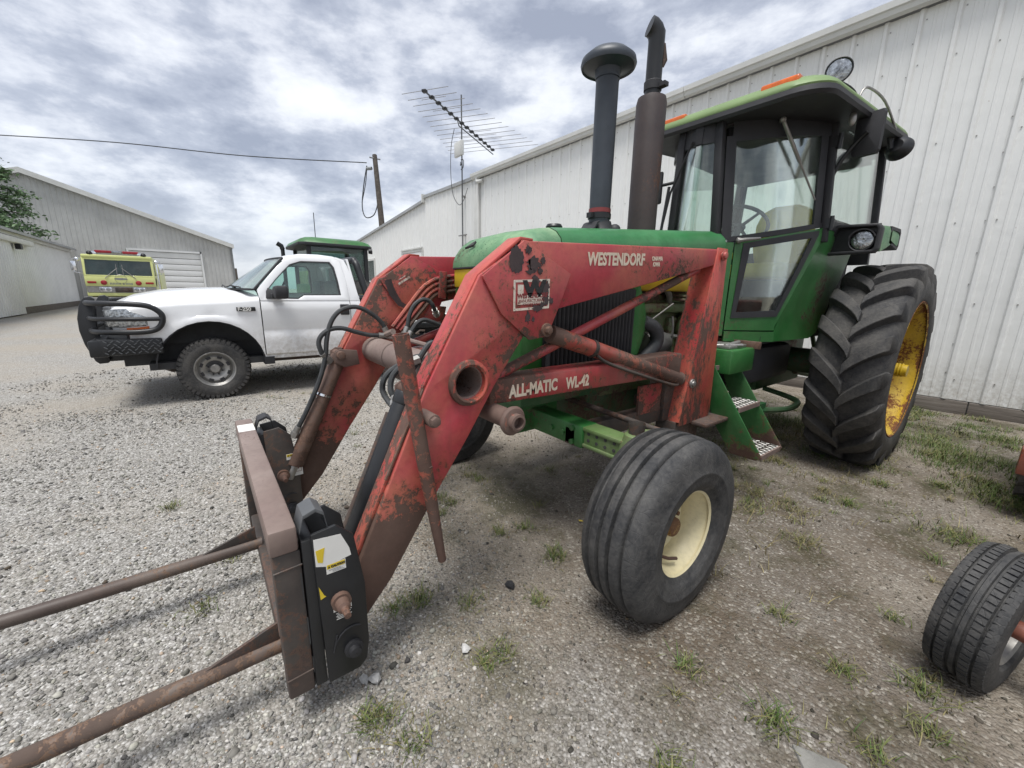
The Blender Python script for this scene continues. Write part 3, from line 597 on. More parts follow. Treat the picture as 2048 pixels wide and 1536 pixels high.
# ---- big grey barn and the white shed in front of it
BX = -41.0
barn = thing('barn', 'large grey gabled metal barn with a wide roll door behind the yellow fire engine', 'barn', (BX, -8, 0))
def barn_top(y): return 8.35-abs(y+8.0)*0.349
def sheet_x(y0, w, z0, zt, x, pitch, h=0.03):
    mb = sheet(y0, w, z0, zt, 0, 1, pitch, h)                       # along Y, facing +X
    mb.v = [(x-v[1], v[0], v[2]) for v in mb.v]; return mb
y = -18.6
while y < 2.4:
    w = 1.06
    za = 3.95 if (-3.70 < y+w/2 < 0.45) else 0.0
    build(sheet_x(y, w, za, barn_top, BX, w/4, 0.035), 'wall_panel', M['grey_white2'], barn, angle=20); y += w
for s_, y1 in ((1, 2.75), (-1, -18.75)):
    build(MB().loft([[(BX+0.35, -8+s_*0.0, 8.46), (BX+0.35, y1, barn_top(y1)+0.10), (BX+0.35, y1, barn_top(y1)-0.06), (BX+0.35, -8, 8.30)], [(BX-30, -8, 8.46), (BX-30, y1, barn_top(y1)+0.10), (BX-30, y1, barn_top(y1)-0.06), (BX-30, -8, 8.30)]]), 'roof', M['roof_grey'], barn)
    build(MB().prism([(BX+0.30, -8, 8.50), (BX+0.30, y1, barn_top(y1)+0.13), (BX+0.30, y1, barn_top(y1)-0.18), (BX+0.30, -8, 8.18)], (0.10, 0, 0)), 'rake_trim', M['trim_white'], barn)
build(MB().bb((BX-30, 2.40, 0), (BX+0.02, 2.46, 4.65)), 'side_wall', M['grey_white2'], barn)
build(MB().tube([(BX+0.2, 2.62, 4.6), (BX+0.12, 2.56, 4.3), (BX+0.12, 2.56, 0)], 0.07), 'downspout', M['print_grey'], barn)
rd = build(MB().bb((BX+0.02, -3.62, 3.88), (BX+0.10, 0.60, 4.02)).bb((BX+0.02, -3.72, 0), (BX+0.1, -3.60, 4.02)).bb((BX+0.02, 0.50, 0), (BX+0.1, 0.62, 4.02)), 'door_frame', M['grey_white'], barn)
for k in range(9): build(MB().bb((BX-0.05, -3.6, 0.02+k*0.43), (BX-0.01, 0.5, 0.02+k*0.43+0.40)), 'door_slat', M['grey_white'], rd, 0.02)
build(MB().bb((BX-0.12, -3.7, 0), (BX-0.10, 0.6, 4.0)), 'door_backing', M['dark_edge'], rd)
shed = thing('shed', 'low white metal shed with a sliding door at the left edge', 'shed', (-32, -6.6, 0))
SYY = -6.55
xk = -40.6
while xk < -12:
    build(sheet(xk, 1.16, 0.30, 3.72, SYY, -1, 0.29, 0.025), 'wall_panel', M['grey_white'], shed, angle=20); xk += 1.16
build(MB().bb((-40.6, SYY-0.02, -0.05), (-12, SYY+0.03, 0.32)), 'footing', M['wood'], shed)
build(MB().loft([[(x, SYY+0.35, 3.74), (x, SYY-9, 6.2), (x, SYY-9, 6.1), (x, SYY+0.35, 3.62)] for x in (-40.7, -12)]), 'roof', M['roof_grey'], shed)
build(MB().bb((-40.6, SYY-9, 0), (-40.5, SYY, 3.6)), 'end_wall', M['grey_white'], shed)
build(MB().bb((-40.2, SYY+0.10, 3.50), (-12, SYY+0.16, 3.66)), 'fascia', M['trim_white'], shed)
tr = build(MB().bb((-31.5, SYY+0.05, 3.20), (-12, SYY+0.30, 3.44)), 'door_track', M['trim_white'], shed, 0.02)
sd_ = build(sheet(-28.6, 3.48, 0.05, 3.22, SYY+0.12, -1, 0.29, 0.03), 'sliding_door', M['grey_white'], shed, angle=20)
build(sheet(-25.1, 3.48, 0.05, 3.22, SYY+0.12, -1, 0.29, 0.03), 'sliding_door', M['grey_white'], shed, angle=20)
build(MB().bb((-29.6, SYY+0.12, 2.95), (-29.3, SYY+0.3, 3.18)), 'roller', M['black'], sd_)

# ================================================================== GREEN TRACTOR
XC = -1.89
tr_ = thing('tractor', 'large green farm tractor with cab and yellow rear wheels, backed up to the white wall', 'tractor', (XC, 3.0, 0))
def mx(x): return 2*XC-x                                            # mirror across the tractor's centre plane
# ---- wheels
def rear_wheel(xout, sgn):
    """xout: outer tyre face; sgn +1 = outer side faces +X"""
    cy, cz, Rr, w = 4.62, 0.812, 0.845, 0.48; xm = xout-sgn*w/2
    hub = build(MB().lathe([(sgn*h, r) for h, r in ((-.16, .10), (-.05, .10), (-.03, .30), (-.015, .42), (0.02, .487), (0.03, .51))], (xm, cy, cz), (1, 0, 0), 48), 'rear_wheel', M['yellow_rust'], tr_)
    rim = MB().lathe([(sgn*h, r) for h, r in ((.232, .552), (.240, .566), (.228, .574), (.205, .552), (.18, .532), (.10, .518), (.05, .505), (0.0, .498), (-.18, .53), (-.20, .56))], (xm, cy, cz), (1, 0, 0), 64)
    build(rim, 'rim', M['rim_rust'], hub)
    ax = MB().cyl((xm-sgn*.1, cy, cz), (xm+sgn*.235, cy, cz), .05, n=20).cyl((xm-sgn*.0, cy, cz), (xm+sgn*.04, cy, cz), .12, n=20)
    for k in range(9): ax.lathe([(-.008, .053), (0, .058), (.008, .053)], (xm+sgn*(.05+k*.019), cy, cz), (1, 0, 0), 20)
    for k in range(8):
        t = 2*math.pi*k/8; ax.cyl((xm, cy+.2*math.cos(t), cz+.2*math.sin(t)), (xm+sgn*.035, cy+.2*math.cos(t), cz+.2*math.sin(t)), .02, n=6)
    build(ax, 'axle_shaft', M['yellow'], hub)
    t = MB(); h = w/2
    prof = [(.225, .565), (.240, .578), (.250, .63), (.247, .70), (.232, .752), (.20, .783), (.12, .799), (0, .804)]
    full = [(sgn*a, r) for a, r in prof]+[(-sgn*a, r) for a, r in reversed(prof[:-1])]
    t.lathe(full, (xm, cy, cz), (1, 0, 0), 96)
    nl = 19
    for side in (1, -1):
        for k in range(nl):
            th0 = 2*math.pi*(k+(0.5 if side < 0 else 0))/nl
            rings = []
            for i in range(9):
                u = i/8; a = side*(-.012+u*.244)                  # from the centre line to the shoulder
                th = th0+0.06+0.285*(u**0.75)
                rb = np.interp(abs(a), [0, .12, .195, .228, .245], [.799, .794, .777, .742, .70])
                rtp = np.interp(abs(a), [0, .15, .215, .232], [.864, .862, .853, .832])
                wd = .040+.014*u; ws = wd*1.22
                def pt(ang, r): return (xm+a, cy-r*math.cos(ang), cz+r*math.sin(ang))
                tilt = 0
                rings.append([pt(th-ws/.76, rb), pt(th+ws/.76, rb), pt(th+wd/.8, rtp), pt(th-wd/.8, rtp)])
            # down the shoulder
            a = side*.248; th = th0+0.06+0.30; 
            rings.append([pt(th-.05, .665), pt(th+.05, .665), pt(th+.05, .735), pt(th-.05, .735)])
            t.loft(rings)
    build(t, 'tyre', M['tyre_dusty'], hub, 0.004, angle=30, seg=1)
rear_wheel(-0.62, 1); rear_wheel(mx(-0.62), -1)
def front_wheel(xout, sgn):
    cy, cz, w = 1.553, 0.394, 0.30; xm = xout-sgn*w/2
    hub = build(MB().lathe([(sgn*h, r) for h, r in ((-.02, .06), (0.0, .10), (.012, .13), (.0, .155), (-.02, .168))], (xm, cy, cz), (1, 0, 0), 40), 'front_wheel', M['cream'], tr_)
    build(MB().lathe([(sgn*h, r) for h, r in ((.115, .186), (.122, .196), (.112, .202), (.10, .192), (.075, .182), (.06, .170), (.0, .166), (-.05, .164), (-.10, .182), (-.12, .2))], (xm, cy, cz), (1, 0, 0), 48), 'rim', M['cream'], hub)
    hb = MB().lathe([(sgn*h, r) for h, r in ((-.10, .07), (.0, .065), (.02, .06), (.03, .046), (.06, .043), (.068, .036), (.072, .001))], (xm, cy, cz), (1, 0, 0), 24)
    for k in range(6):
        t = 2*math.pi*k/6+.3; hb.cyl((xm, cy+.085*math.cos(t), cz+.085*math.sin(t)), (xm+sgn*.03, cy+.085*math.cos(t), cz+.085*math.sin(t)), .011, n=6)
    build(hb, 'hub_cap', M['hub_rust'], hub)
    build(MB().tube([(xm+sgn*.06, cy-.09, cz-.105), (xm+sgn*.075, cy-.05, cz-.125), (xm+sgn*.085, cy-.0, cz-.14)], .008, 6), 'valve_stem', M['rust'], hub)
    P = [(.115, .196), (.128, .207), (.132, .216), (.137, .218), (.143, .240), (.146, .262), (.1485, .266), (.1475, .272), (.1455, .275), (.143, .302), (.135, .332), (.130, .345), (.121, .356), (.100, .368), (.090, .371), (.086, .357), (.073, .355), (.069, .369), (.060, .373), (.034, .375), (.030, .360), (.017, .358), (.013, .375), (.004, .376)]
    full = [(sgn*a*1.05, .196+(r-.196)*1.24) for a, r in P]+[(-sgn*a*1.05, .196+(r-.196)*1.24) for a, r in reversed(P)]
    build(MB().lathe(full, (xm, cy, cz), (1, 0, 0), 96), 'tyre', M['tyre'], hub, angle=55)
front_wheel(-0.737, 1); front_wheel(mx(-0.737), -1)
# ---- front axle
fa = build(MB().bb((XC-.54, 1.50, .600), (XC+.54, 1.62, .725)).bb((XC-.12, 1.40, .58), (XC+.12, 1.72, .80)), 'front_axle', M['green'], tr_, 0.012)
for s in (1, -1):
    x0 = XC+s*.53; x1 = XC+s*.80
    kn = build(MB().bb((x0, 1.515, .62), (x1, 1.605, .715)).bb((x0, 1.505, .700), (x1+s*.02, 1.615, .722)).bb((x0, 1.505, .612), (x1+s*.02, 1.615, .632)), 'axle_extension', M['green_light'], fa, 0.006)
    holes = MB()
    for k in range(4):
        for z in (.655, .692): holes.cyl((x0+s*(.04+k*.055), 1.512, z), (x0+s*(.04+k*.055), 1.516, z), .009, n=10)
    build(holes, 'bolt_hole', M['dark_edge'], fa)
    bl = MB()
    for dx, z in ((.06, .70), (.06, .625), (.13, .66), (.22, .66)): bl.cyl((x0-s*dx, 1.488, z), (x0-s*dx, 1.502, z), .016, n=6)
    build(bl, 'bolt', M['green'], fa)
    xk = XC+s*.82
    build(MB().lathe([(-.02, .075), (.06, .072), (.09, .058), (.115, .055), (.12, .04), (.125, .001)], (xk, 1.56, .64), (0, 0, 1), 24).cyl((xk, 1.56, .40), (xk, 1.56, .66), .045).cyl((xk, 1.56, .40), (xk+s*.12, 1.56, .385), .05).prism([(xk-.05, 1.56, .735), (xk+.05, 1.56, .735), (xk+s*.05+.03, 1.76, .71), (xk+s*.05-.03, 1.76, .71)], (0, 0, .035)), 'steering_knuckle', M['green_light'], fa, 0.004)
    build(MB().cyl((xk+s*.03, 1.76, .73), (XC+s*.12, 1.78, .75), .016).lathe([(-.03, .035), (0.03, .04)], (xk, 1.56, .78), (0, 0, 1), 14), 'tie_rod', M['rust_dark'], fa)
# ---- hood (lofted cross-sections along Y), nose and side pieces
def hood_ring(y, zt, hw, zs, rc):
    """arched section: hw half width, zs lower edge, zt crown"""
    P = [(XC-hw, y, zs)]; vv = max(.008, min(rc*.55, zt-zs-.022))
    for k in range(9):
        a = math.pi-math.pi*k/8; P.append((XC+(hw-rc)*(1 if math.cos(a) > 1e-6 else -1 if math.cos(a) < -1e-6 else 0)+rc*math.cos(a), y, zt-vv-.02+vv*math.sin(a)+.02*math.sin(a)))
    P.append((XC+hw, y, zs)); return P
def hz_(y): return 1.725+(y-1.4)*0.083
hs = [hood_ring(y, hz_(y), .375+.012*(y-1.4), hz_(y)-.135, .16) for y in (1.46, 1.8, 2.2, 2.6, 3.0, 3.06)]
build(MB().loft(hs, closed=False), 'hood', M['green_hood'], tr_, angle=60)
ns = [hood_ring(y, z, w, zl, rc) for y, z, w, zl, rc in ((1.225, 1.585, .30, 1.532, .10), (1.24, 1.625, .335, 1.532, .12), (1.275, 1.668, .352, 1.532, .14), (1.325, 1.700, .36, 1.540, .15), (1.39, 1.720, .368, 1.560, .16), (1.455, 1.728, .376, 1.585, .16))]
nose = build(MB().loft(ns, closed=False).add(ns[0], [tuple(range(len(ns[0])))]), 'hood_nose', M['green_faded'], tr_, angle=60)
build(MB().prism([(XC-.17, 1.232, 1.628), (XC-.10, 1.245, 1.640), (XC-.10, 1.262, 1.662)], (0.0, -.006, .010)), 'nose_vent', M['dark_edge'], nose)
build(MB().pz([(XC-.365, 1.47), (XC-.350, 1.28), (XC-.332, 1.24), (XC-.296, 1.222), (XC+.296, 1.222), (XC+.332, 1.24), (XC+.350, 1.28), (XC+.365, 1.47)], 1.5245, .008), 'hood_gasket', M['black_matte'], tr_)
band = build(MB().pz([(XC-.355, 3.0), (XC-.346, 1.285), (XC-.328, 1.246), (XC-.29, 1.230), (XC+.29, 1.230), (XC+.328, 1.246), (XC+.346, 1.285), (XC+.355, 3.0)], 1.420, .104), 'hood_band', M['yellow'], tr_, 0.01)
build(MB().prism([(XC+.07, 1.2285, 1.43), (XC+.10, 1.2285, 1.425), (XC+.13, 1.2285, 1.47), (XC+.12, 1.2285, 1.517), (XC+.05, 1.2285, 1.517), (XC+.045, 1.2285, 1.47)], (0, .003, 0)), 'paint_chip', M['black'], band)
side = MB()
for s in (1, -1):
    side.pz([(XC+s*.36, 2.05), (XC+s*.352, 1.30), (XC+s*.325, 1.25), (XC+s*.20, 1.245), (XC+s*.20, 1.28), (XC+s*.29, 1.28), (XC+s*.32, 1.32), (XC+s*.32, 2.05)], 0.98, .44)
build(side, 'front_cowl', M['green'], tr_, 0.008)
fg = MB().bb((XC-.24, 1.262, .95), (XC+.24, 1.285, 1.415))
build(fg, 'front_screen', M['black_matte'], tr_)
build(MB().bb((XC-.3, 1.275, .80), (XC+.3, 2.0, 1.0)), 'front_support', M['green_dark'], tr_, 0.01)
gr = build(MB().bb((XC+.362, 1.36, 1.0), (XC+.372, 2.08, 1.43)), 'side_grille', M['black'], tr_)
bar0 = build(MB().prism([(XC+.372, 1.375, 1.005), (XC+.396, 1.382, 1.005), (XC+.396, 1.388, 1.005), (XC+.372, 1.395, 1.005)], (0, 0, .42)), 'louvre', M['black_matte'], gr)
for k in range(1, 23): copy_part(bar0, gr, (0, 0.0302*k, 0))
# bulged green side shield behind the grille
bg = [[(XC+.30, y, z), (XC+x, y, z)] for y, z, x in ()]
sh = MB(); rows = []
for i in range(9):
    t = i/8; z = 1.03+.42*t; o = .10*math.sin(math.pi*min(1, t*.9+.1))
    rows.append([(XC+.365, 2.06, z), (XC+.378, 2.09+o*.3, z), (XC+.375, 2.12+o*.75, z), (XC+.355, 2.14+o, z), (XC+.30, 2.15+o, z)])
build(sh.loft(rows, closed=False), 'side_shield', M['green'], tr_, angle=60)
build(MB().tube(smooth_path([(XC+.34, 2.22, 1.23), (XC+.37, 2.32, 1.18), (XC+.37, 2.34, 1.08), (XC+.35, 2.22, 0.98), (XC+.33, 2.1, 0.95)]), .045, 12), 'coolant_hose', M['hose'], tr_)
# ---- engine
en = build(MB().bb((XC-.22, 2.0, .74), (XC+.22, 3.05, 1.40)).bb((XC-.15, 2.1, 1.40), (XC+.15, 3.0, 1.55)).bb((XC+.2, 2.66, .78), (XC+.255, 3.0, 1.24)), 'engine', M['green_light'], tr_, 0.02)
build(MB().bb((XC+.16, 2.26, 1.275), (XC+.31, 2.99, 1.345)), 'manifold', M['green_light'], en, 0.025)
ts = MB()
for k in range(7): ts.lathe([(-.012, .085-.006*k), (0, .095-.006*k), (.012, .085-.006*k)], (XC+.27, 2.70, 1.37+.026*k), (0.1, 0, 1), 20)
build(ts.sphere((XC+.27, 2.70, 1.55), .075), 'turbocharger', M['green_light'], en)
tp = MB().cyl((XC+.26, 2.84, 1.17), (XC+.285, 2.84, 1.17), .105, n=24)
for k in range(8):
    t = 2*math.pi*k/8; tp.cyl((XC+.285, 2.84+.085*math.cos(t), 1.17+.085*math.sin(t)), (XC+.297, 2.84+.085*math.cos(t), 1.17+.085*math.sin(t)), .011, n=6)
for k in range(4): tp.bb((XC+.255, 2.76+.045*k, .84), (XC+.285, 2.775+.045*k, 1.08))
build(tp, 'timing_cover', M['green_light'], en, 0.003)
build(MB().lathe([(-.09, .001), (-.09, .075), (-.05, .085), (.05, .085), (.09, .07), (.09, .001)], (XC+.29, 2.45, 1.07), (0.3, 1, 0), 20).cyl((XC+.3, 2.5, 1.13), (XC+.31, 2.8, 1.09), .016, n=8), 'alternator', M['steel'], en)
build(MB().tube(smooth_path([(XC+.27, 2.6, 1.32), (XC+.30, 2.55, 1.40), (XC+.28, 2.45, 1.50)]), .02, 8).tube(smooth_path([(XC+.3, 2.62, 1.25), (XC+.32, 2.61, 1.15), (XC+.30, 2.63, 0.95), (XC+.27, 2.64, .85)]), .008, 6).tube(smooth_path([(XC+.3, 2.70, 1.05), (XC+.31, 2.71, .95), (XC+.29, 2.70, .82)]), .006, 6).cyl((XC+.3, 2.3, 1.2), (XC+.34, 2.55, 1.34), .006, n=6), 'fuel_line', M['steel'], en)
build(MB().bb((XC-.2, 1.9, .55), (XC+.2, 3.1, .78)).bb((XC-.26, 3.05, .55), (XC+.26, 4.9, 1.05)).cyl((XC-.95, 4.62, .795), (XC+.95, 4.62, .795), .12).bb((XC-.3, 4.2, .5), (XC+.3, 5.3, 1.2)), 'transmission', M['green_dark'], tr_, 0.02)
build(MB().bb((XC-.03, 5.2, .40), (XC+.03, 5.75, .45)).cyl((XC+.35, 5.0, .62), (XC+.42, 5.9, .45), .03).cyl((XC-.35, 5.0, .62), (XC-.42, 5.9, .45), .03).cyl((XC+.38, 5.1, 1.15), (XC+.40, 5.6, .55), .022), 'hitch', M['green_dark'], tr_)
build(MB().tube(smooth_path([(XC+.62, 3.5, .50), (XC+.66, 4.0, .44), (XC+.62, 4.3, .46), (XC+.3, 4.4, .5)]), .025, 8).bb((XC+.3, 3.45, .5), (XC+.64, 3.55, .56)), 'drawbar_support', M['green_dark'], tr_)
build(MB().bb((XC+.28, 3.25, .70), (XC+.55, 4.2, 1.0)), 'side_tank', M['black_matte'], tr_, 0.05)
# ---- stacks and cap on the hood
build(MB().lathe([(0, .001), (0, .022), (.012, .024), (.03, .030), (.033, .048), (.042, .050), (.055, .042), (.057, .001)], (XC, 1.745, hz_(1.745)-.012), (0, 0, 1), 24), 'radiator_cap', M['black'], tr_)
ix, iy = XC, 2.14
it = build(MB().cyl((ix, iy, 1.84), (ix, iy, 2.68), .067, .069, 28), 'air_intake', M['black_blue'], tr_, angle=50)
build(MB().lathe([(0, .105), (.02, .10), (.035, .085), (.07, .076), (.09, .07)], (ix, iy+.01, 1.765), (0, 0, 1), 28).prism([(ix-.06, iy-.11, 1.78), (ix+.06, iy-.11, 1.78), (ix+.06, iy-.06, 1.85), (ix-.06, iy-.06, 1.85)], (0, -.02, -.01)).sphere((ix+.075, iy+.07, 1.80), .04), 'boot', M['black_matte'], it)
build(MB().lathe([(0, .074), (.03, .074), (.03, .069), (0, .069)], (ix, iy, 1.87), (0, 0, 1), 28, True).bb((ix-.02, iy-.10, 1.870), (ix+.02, iy-.07, 1.90)), 'clamp', M['black'], it)
build(MB().lathe([(0, .0705), (.026, .0705)], (ix, iy, 1.905), (0, 0, 1), 28), 'warning_band', M['decal_red'], it)
build(MB().lathe([(0.0, .068), (.0, .074), (.02, .074), (.045, .08), (.065, .150), (.058, .160), (.075, .166), (.100, .160), (.135, .118), (.148, .06), (.151, .001)], (ix, iy, 2.665), (0, 0, 1), 40), 'intake_cap', M['black_blue'], it, angle=50)
mxh, myh = XC-.005, 2.60
mu = build(MB().lathe([(0, .05), (.0, .098), (.85, .100), (.885, .092), (.90, .06), (.905, .05)], (mxh, myh, 1.80), (0, 0, 1), 32), 'muffler', M['muffler'], tr_, angle=40)
ep = [(mxh, myh, 2.69), (mxh, myh, 3.02), (mxh, myh-.004, 3.055), (mxh-.008, myh-.016, 3.078), (mxh-.016, myh-.032, 3.092), (mxh-.026, myh-.050, 3.098)]
build(MB().tube(ep, [.052, .052, .056, .057, .057, .057], 20), 'exhaust_pipe', M['black'], mu)
build(MB().lathe([(0, .058), (.05, .060), (.055, .055)], (mxh, myh, 2.73), (0, 0, 1), 24).bb((mxh+.05, myh-.015, 2.735), (mxh+.10, myh+.03, 2.76)), 'clamp', M['black_matte'], mu)
build(MB().prism([(mxh+.045, myh+.02, 3.00), (mxh+.045, myh+.02, 2.86), (mxh+.062, myh+.03, 2.90)], (.004, .012, 0)), 'rust_flake', M['rust_dark'], mu)
# ---- cab
XB = -1.75
def mxb(x): return 2*XB-x
A0 = (-1.57, 3.04); B0_ = (-1.13, 3.79); C0 = (-1.10, 4.98)       # plan: front post, door hinge post, rear post
def plan(t):                                                       # 0 front post .. 1 hinge post, slightly bowed outward
    x = A0[0]+(B0_[0]-A0[0])*t; y = A0[1]+(B0_[1]-A0[1])*t; b = 0.075*math.sin(math.pi*t)
    return x+b*.66, y-b*.75
def top_in(p, z):                                                  # cab leans in towards the roof
    k = max(0, (z-1.8)/0.75); return (p[0]-.045*k if p[0] > XB else p[0]+.045*k, p[1]-.02*k, z)
zb, zt_ = 1.82, 2.56
def nose_pt(a, r=.30):                                            # bowed windscreen, a = degrees from straight ahead
    yo = A0[1]+.24; return (XB+r*math.sin(R(a)), yo-r*math.cos(R(a))*1.0)
def ztop(p): return 2.585+.065*(p[1]-2.98)
# windscreen glass and its frame
NA = [-38+76*i/14 for i in range(15)]
def wall_strip(pts, z0, z1, t, lean=True, inset=0.0):
    mb = MB(); rings = []
    for p in pts:
        zz0 = z0(p) if callable(z0) else z0; zz1 = z1(p) if callable(z1) else z1
        d = Vector((p[0]-XB, p[1]-4.2, 0)).normalized()*t; o9 = d.normalized()*inset
        a = top_in(p, zz0) if lean else (p[0], p[1], zz0); b = top_in(p, zz1) if lean else (p[0], p[1], zz1)
        a = (a[0]-o9.x, a[1]-o9.y, a[2]); b = (b[0]-o9.x, b[1]-o9.y, b[2])
        rings.append([a, b, (b[0]-d.x, b[1]-d.y, b[2]), (a[0]-d.x, a[1]-d.y, a[2])])
    return mb.loft(rings)
gp = [nose_pt(a) for a in NA]
def zs(p): return 1.775+.10*max(0, p[1]-2.95)
build(wall_strip(gp, lambda p: zs(p)+.015, 2.54, .006, True, .012), 'windshield', M['glass_cab'], tr_)
build(wall_strip(gp, lambda p: zs(p)-.03, lambda p: zs(p)+.02, .02), 'windshield_frame', M['black_matte'], tr_, angle=50)
build(wall_strip(gp, 2.44, ztop, .03), 'windshield_header', M['black_matte'], tr_, angle=50)
for s in (1, -1):
    def ms_(p): return p if s > 0 else (mxb(p[0]), p[1])
    dp = [ms_(plan(i/10)) for i in range(11)]
    # posts
    for p, wd in ((ms_(A0), .028), (ms_(B0_), .026), (ms_(C0), .026)):
        po = MB()
        z0 = 1.74 if p[1] < 3.2 else 1.80
        q0 = top_in(p, z0); q1 = top_in(p, ztop(p))
        po.loft([[(q[0]-wd, q[1]-wd, q[2]), (q[0]+wd, q[1]-wd, q[2]), (q[0]+wd, q[1]+wd, q[2]), (q[0]-wd, q[1]+wd, q[2])] for q in (q0, q1)])
        build(po, 'cab_post', M['black_matte'], tr_, 0.01)
    # door: lower steel, upper glass in a rubber frame
    zl = lambda p: 1.765+.145*(p[1]-3.04)/.75
    dg = [p for p in dp]
    door = build(wall_strip(dp[1:], lambda p: zl(p), lambda p: zl(p)+.035, .03), 'door', M['black_matte'], tr_, angle=50)
    zh = lambda p: 2.43+.10*(p[1]-3.04)/.75
    build(wall_strip(dp[1:], zh, ztop, .03), 'door_header', M['black_matte'], door, angle=50)
    build(wall_strip([ms_(plan(.06+.88*i/10)) for i in range(11)], lambda p: zl(p)+.03, lambda p: zh(p)+.03, .006, True, .016), 'door_glass', M['glass_cab'], door)
    for ta, tb2 in ((.05, .125), (.875, .95)): build(wall_strip([ms_(plan(ta)), ms_(plan(tb2))], lambda p: zl(p)+.02, lambda p: zh(p)+.04, .025), 'door_seal', M['black_matte'], door)
    # lower door panel: front edge upright, rear edge raked forward towards the foot
    def low(t, z):                                                 # t along the plan, z height
        return plan(t)
    tf = .17
    def tr_t(z): return .63+.37*min(1, max(0, (z-1.20)/.56))       # rear edge position by height
    rows = []; Zs = [1.175+(1.785-1.175)*i/8 for i in range(9)]
    for z in Zs:
        rows.append([(*ms_(plan(tf+(tr_t(z)-tf)*j/10)), z+(.09*(j/10) if z > 1.7 else .05*(j/10)*(z-1.175)/.5)) for j in range(11)])
    # window opening in it: build as frame strips round a pane
    def P_(t, z): q = ms_(plan(t)); return Vector((q[0], q[1], z))
    def patch(name, m, fn, off, par, nz=8, nt_=8, thick=.02):
        mb = MB(); o_ = Vector((.66*s, -.75, 0))*off; i_ = Vector((.66*s, -.75, 0))*(off-thick); rg = []
        for j in range(nt_+1):
            col = [P_(*fn(j/nt_, k/nz)) for k in range(nz+1)]
            rg.append([c+o_ for c in col]+[c+i_ for c in reversed(col)])
        mb.loft(rg); return build(mb, name, m, par, angle=50)
    def body(u, v):
        z = 1.175+(1.80-1.175)*v; return tf+(tr_t(z)-tf)*u, z-.03+.135*u*v
    wn = (0.10, .90, .17, .95)
    def sub(u0, u1, v0, v1): return lambda u, v: body(u0+(u1-u0)*u, v0+(v1-v0)*v)
    patch('door_panel', M['green'], sub(0, 1, 0, wn[2]), .0, door)
    patch('door_panel', M['green'], sub(0, 1, wn[3], 1), .0, door)
    patch('door_panel', M['green'], sub(0, wn[0], wn[2], wn[3]), .0, door)
    patch('door_panel', M['green'], sub(wn[1], 1, wn[2], wn[3]), .0, door)
    patch('lower_window', M['glass_cab'], sub(wn[0], wn[1], wn[2], wn[3]), -.006, door, thick=.005)
    e = .055
    for fn in (sub(wn[0]-.02, wn[1]+.02, wn[2]-.03, wn[2]+e*.6), sub(wn[0]-.02, wn[1]+.02, wn[3]-e*.6, wn[3]+.03), sub(wn[0]-.02, wn[0]+e, wn[2], wn[3]), sub(wn[1]-e, wn[1]+.02, wn[2], wn[3])):
        patch('window_seal', M['black_matte'], fn, .008, door, thick=.02)
    h = [P_(.19, 1.785), P_(.36, 1.80)]; off = Vector((.66*s, -.75, 0))
    build(MB().tube([h[0]+off*.03, h[0].lerp(h[1], .3)+off*.045, h[1]+off*.035], [.016, .014, .009], 8).sphere(h[0]+off*.02, .022), 'door_handle', M['steel'], door)
    # sill under the door, cowl ahead of it, green fender wall behind it
    def sill(u, v): return tf+(.63-tf)*u, 1.06+.075*v
    patch('cab_sill', M['green_light'] if s < 0 else M['green'], sill, .012, tr_, 2, 8, .03)
    cw = MB(); rg = []
    for j in range(7):
        q = P_(0+(tf-.012)*j/6, 0); zt2 = 1.775-.12*max(0, (j-3)/3)**2*0; rg.append([(q.x, q.y, 1.10), (q.x, q.y, zt2), (q.x-.02*s, q.y+.02, zt2), (q.x-.02*s, q.y+.02, 1.10)])
    build(cw.loft(rg), 'cowl_panel', M['green'], tr_)
    f = MB(); n0, n1 = P_(.63, 1.06), P_(1.0, 1.9)
    xr = -1.19 if s > 0 else mxb(-1.19)
    ed = [P_(.63, 1.06), P_(.63, 1.14)]+[P_(*body(1, v)) for v in (.1, .25, .4, .55, .7, .85, 1)]
    bk = [(xr, 4.05, 1.06), (xr, 4.2, 1.10), (xr, 4.3, 1.2), (xr, 4.38, 1.3), (xr, 4.46, 1.42), (xr+.01*s, 4.54, 1.54), (xr+.02*s, 4.62, 1.70), (xr+.03*s, 4.68, 1.84), (xr+.04*s, 4.72, 1.97)]
    f.loft([[tuple(a), b, (b[0]-.02*s, b[1], b[2]), (a.x-.02*s, a.y+.02, a.z)] for a, b in zip(ed, bk)])
    build(f, 'inner_fender', M['green'], tr_, angle=50)
    # light pod over the wheel
    xi, xo = (-1.23, -.857) if s > 0 else (mx(-1.23), mx(-.857))
    w_ = xo-xi; PY = lambda y: 4.03+(y-3.60)*1.12; PZ = lambda z: 1.74+(z-1.70)*1.12
    def q3(x, y, z): return (x, PY(y), PZ(z))
    pod = build(MB().ring([q3(*p) for p in ((xi, 3.60, 1.685), (xo-.02*s, 3.60, 1.69), (xo, 3.60, 1.715), (xo+.005*s, 3.60, 1.85), (xo-.02*s, 3.60, 1.875), (xi+.10*s, 3.60, 1.885))],
        [q3(*p) for p in ((xi+.045*s, 3.60, 1.705), (xo-.035*s, 3.60, 1.71), (xo-.025*s, 3.60, 1.725), (xo-.022*s, 3.60, 1.84), (xo-.035*s, 3.60, 1.855), (xi+.11*s, 3.60, 1.865))], (0, .08, 0)), 'fender_pod', M['black_matte'], tr_, 0.008)
    build(MB().bb((min(xi, xo-.02*s), PY(3.655), PZ(1.69)), (max(xi, xo-.02*s), PY(3.67), PZ(1.88))), 'pod_back', M['black'], pod)
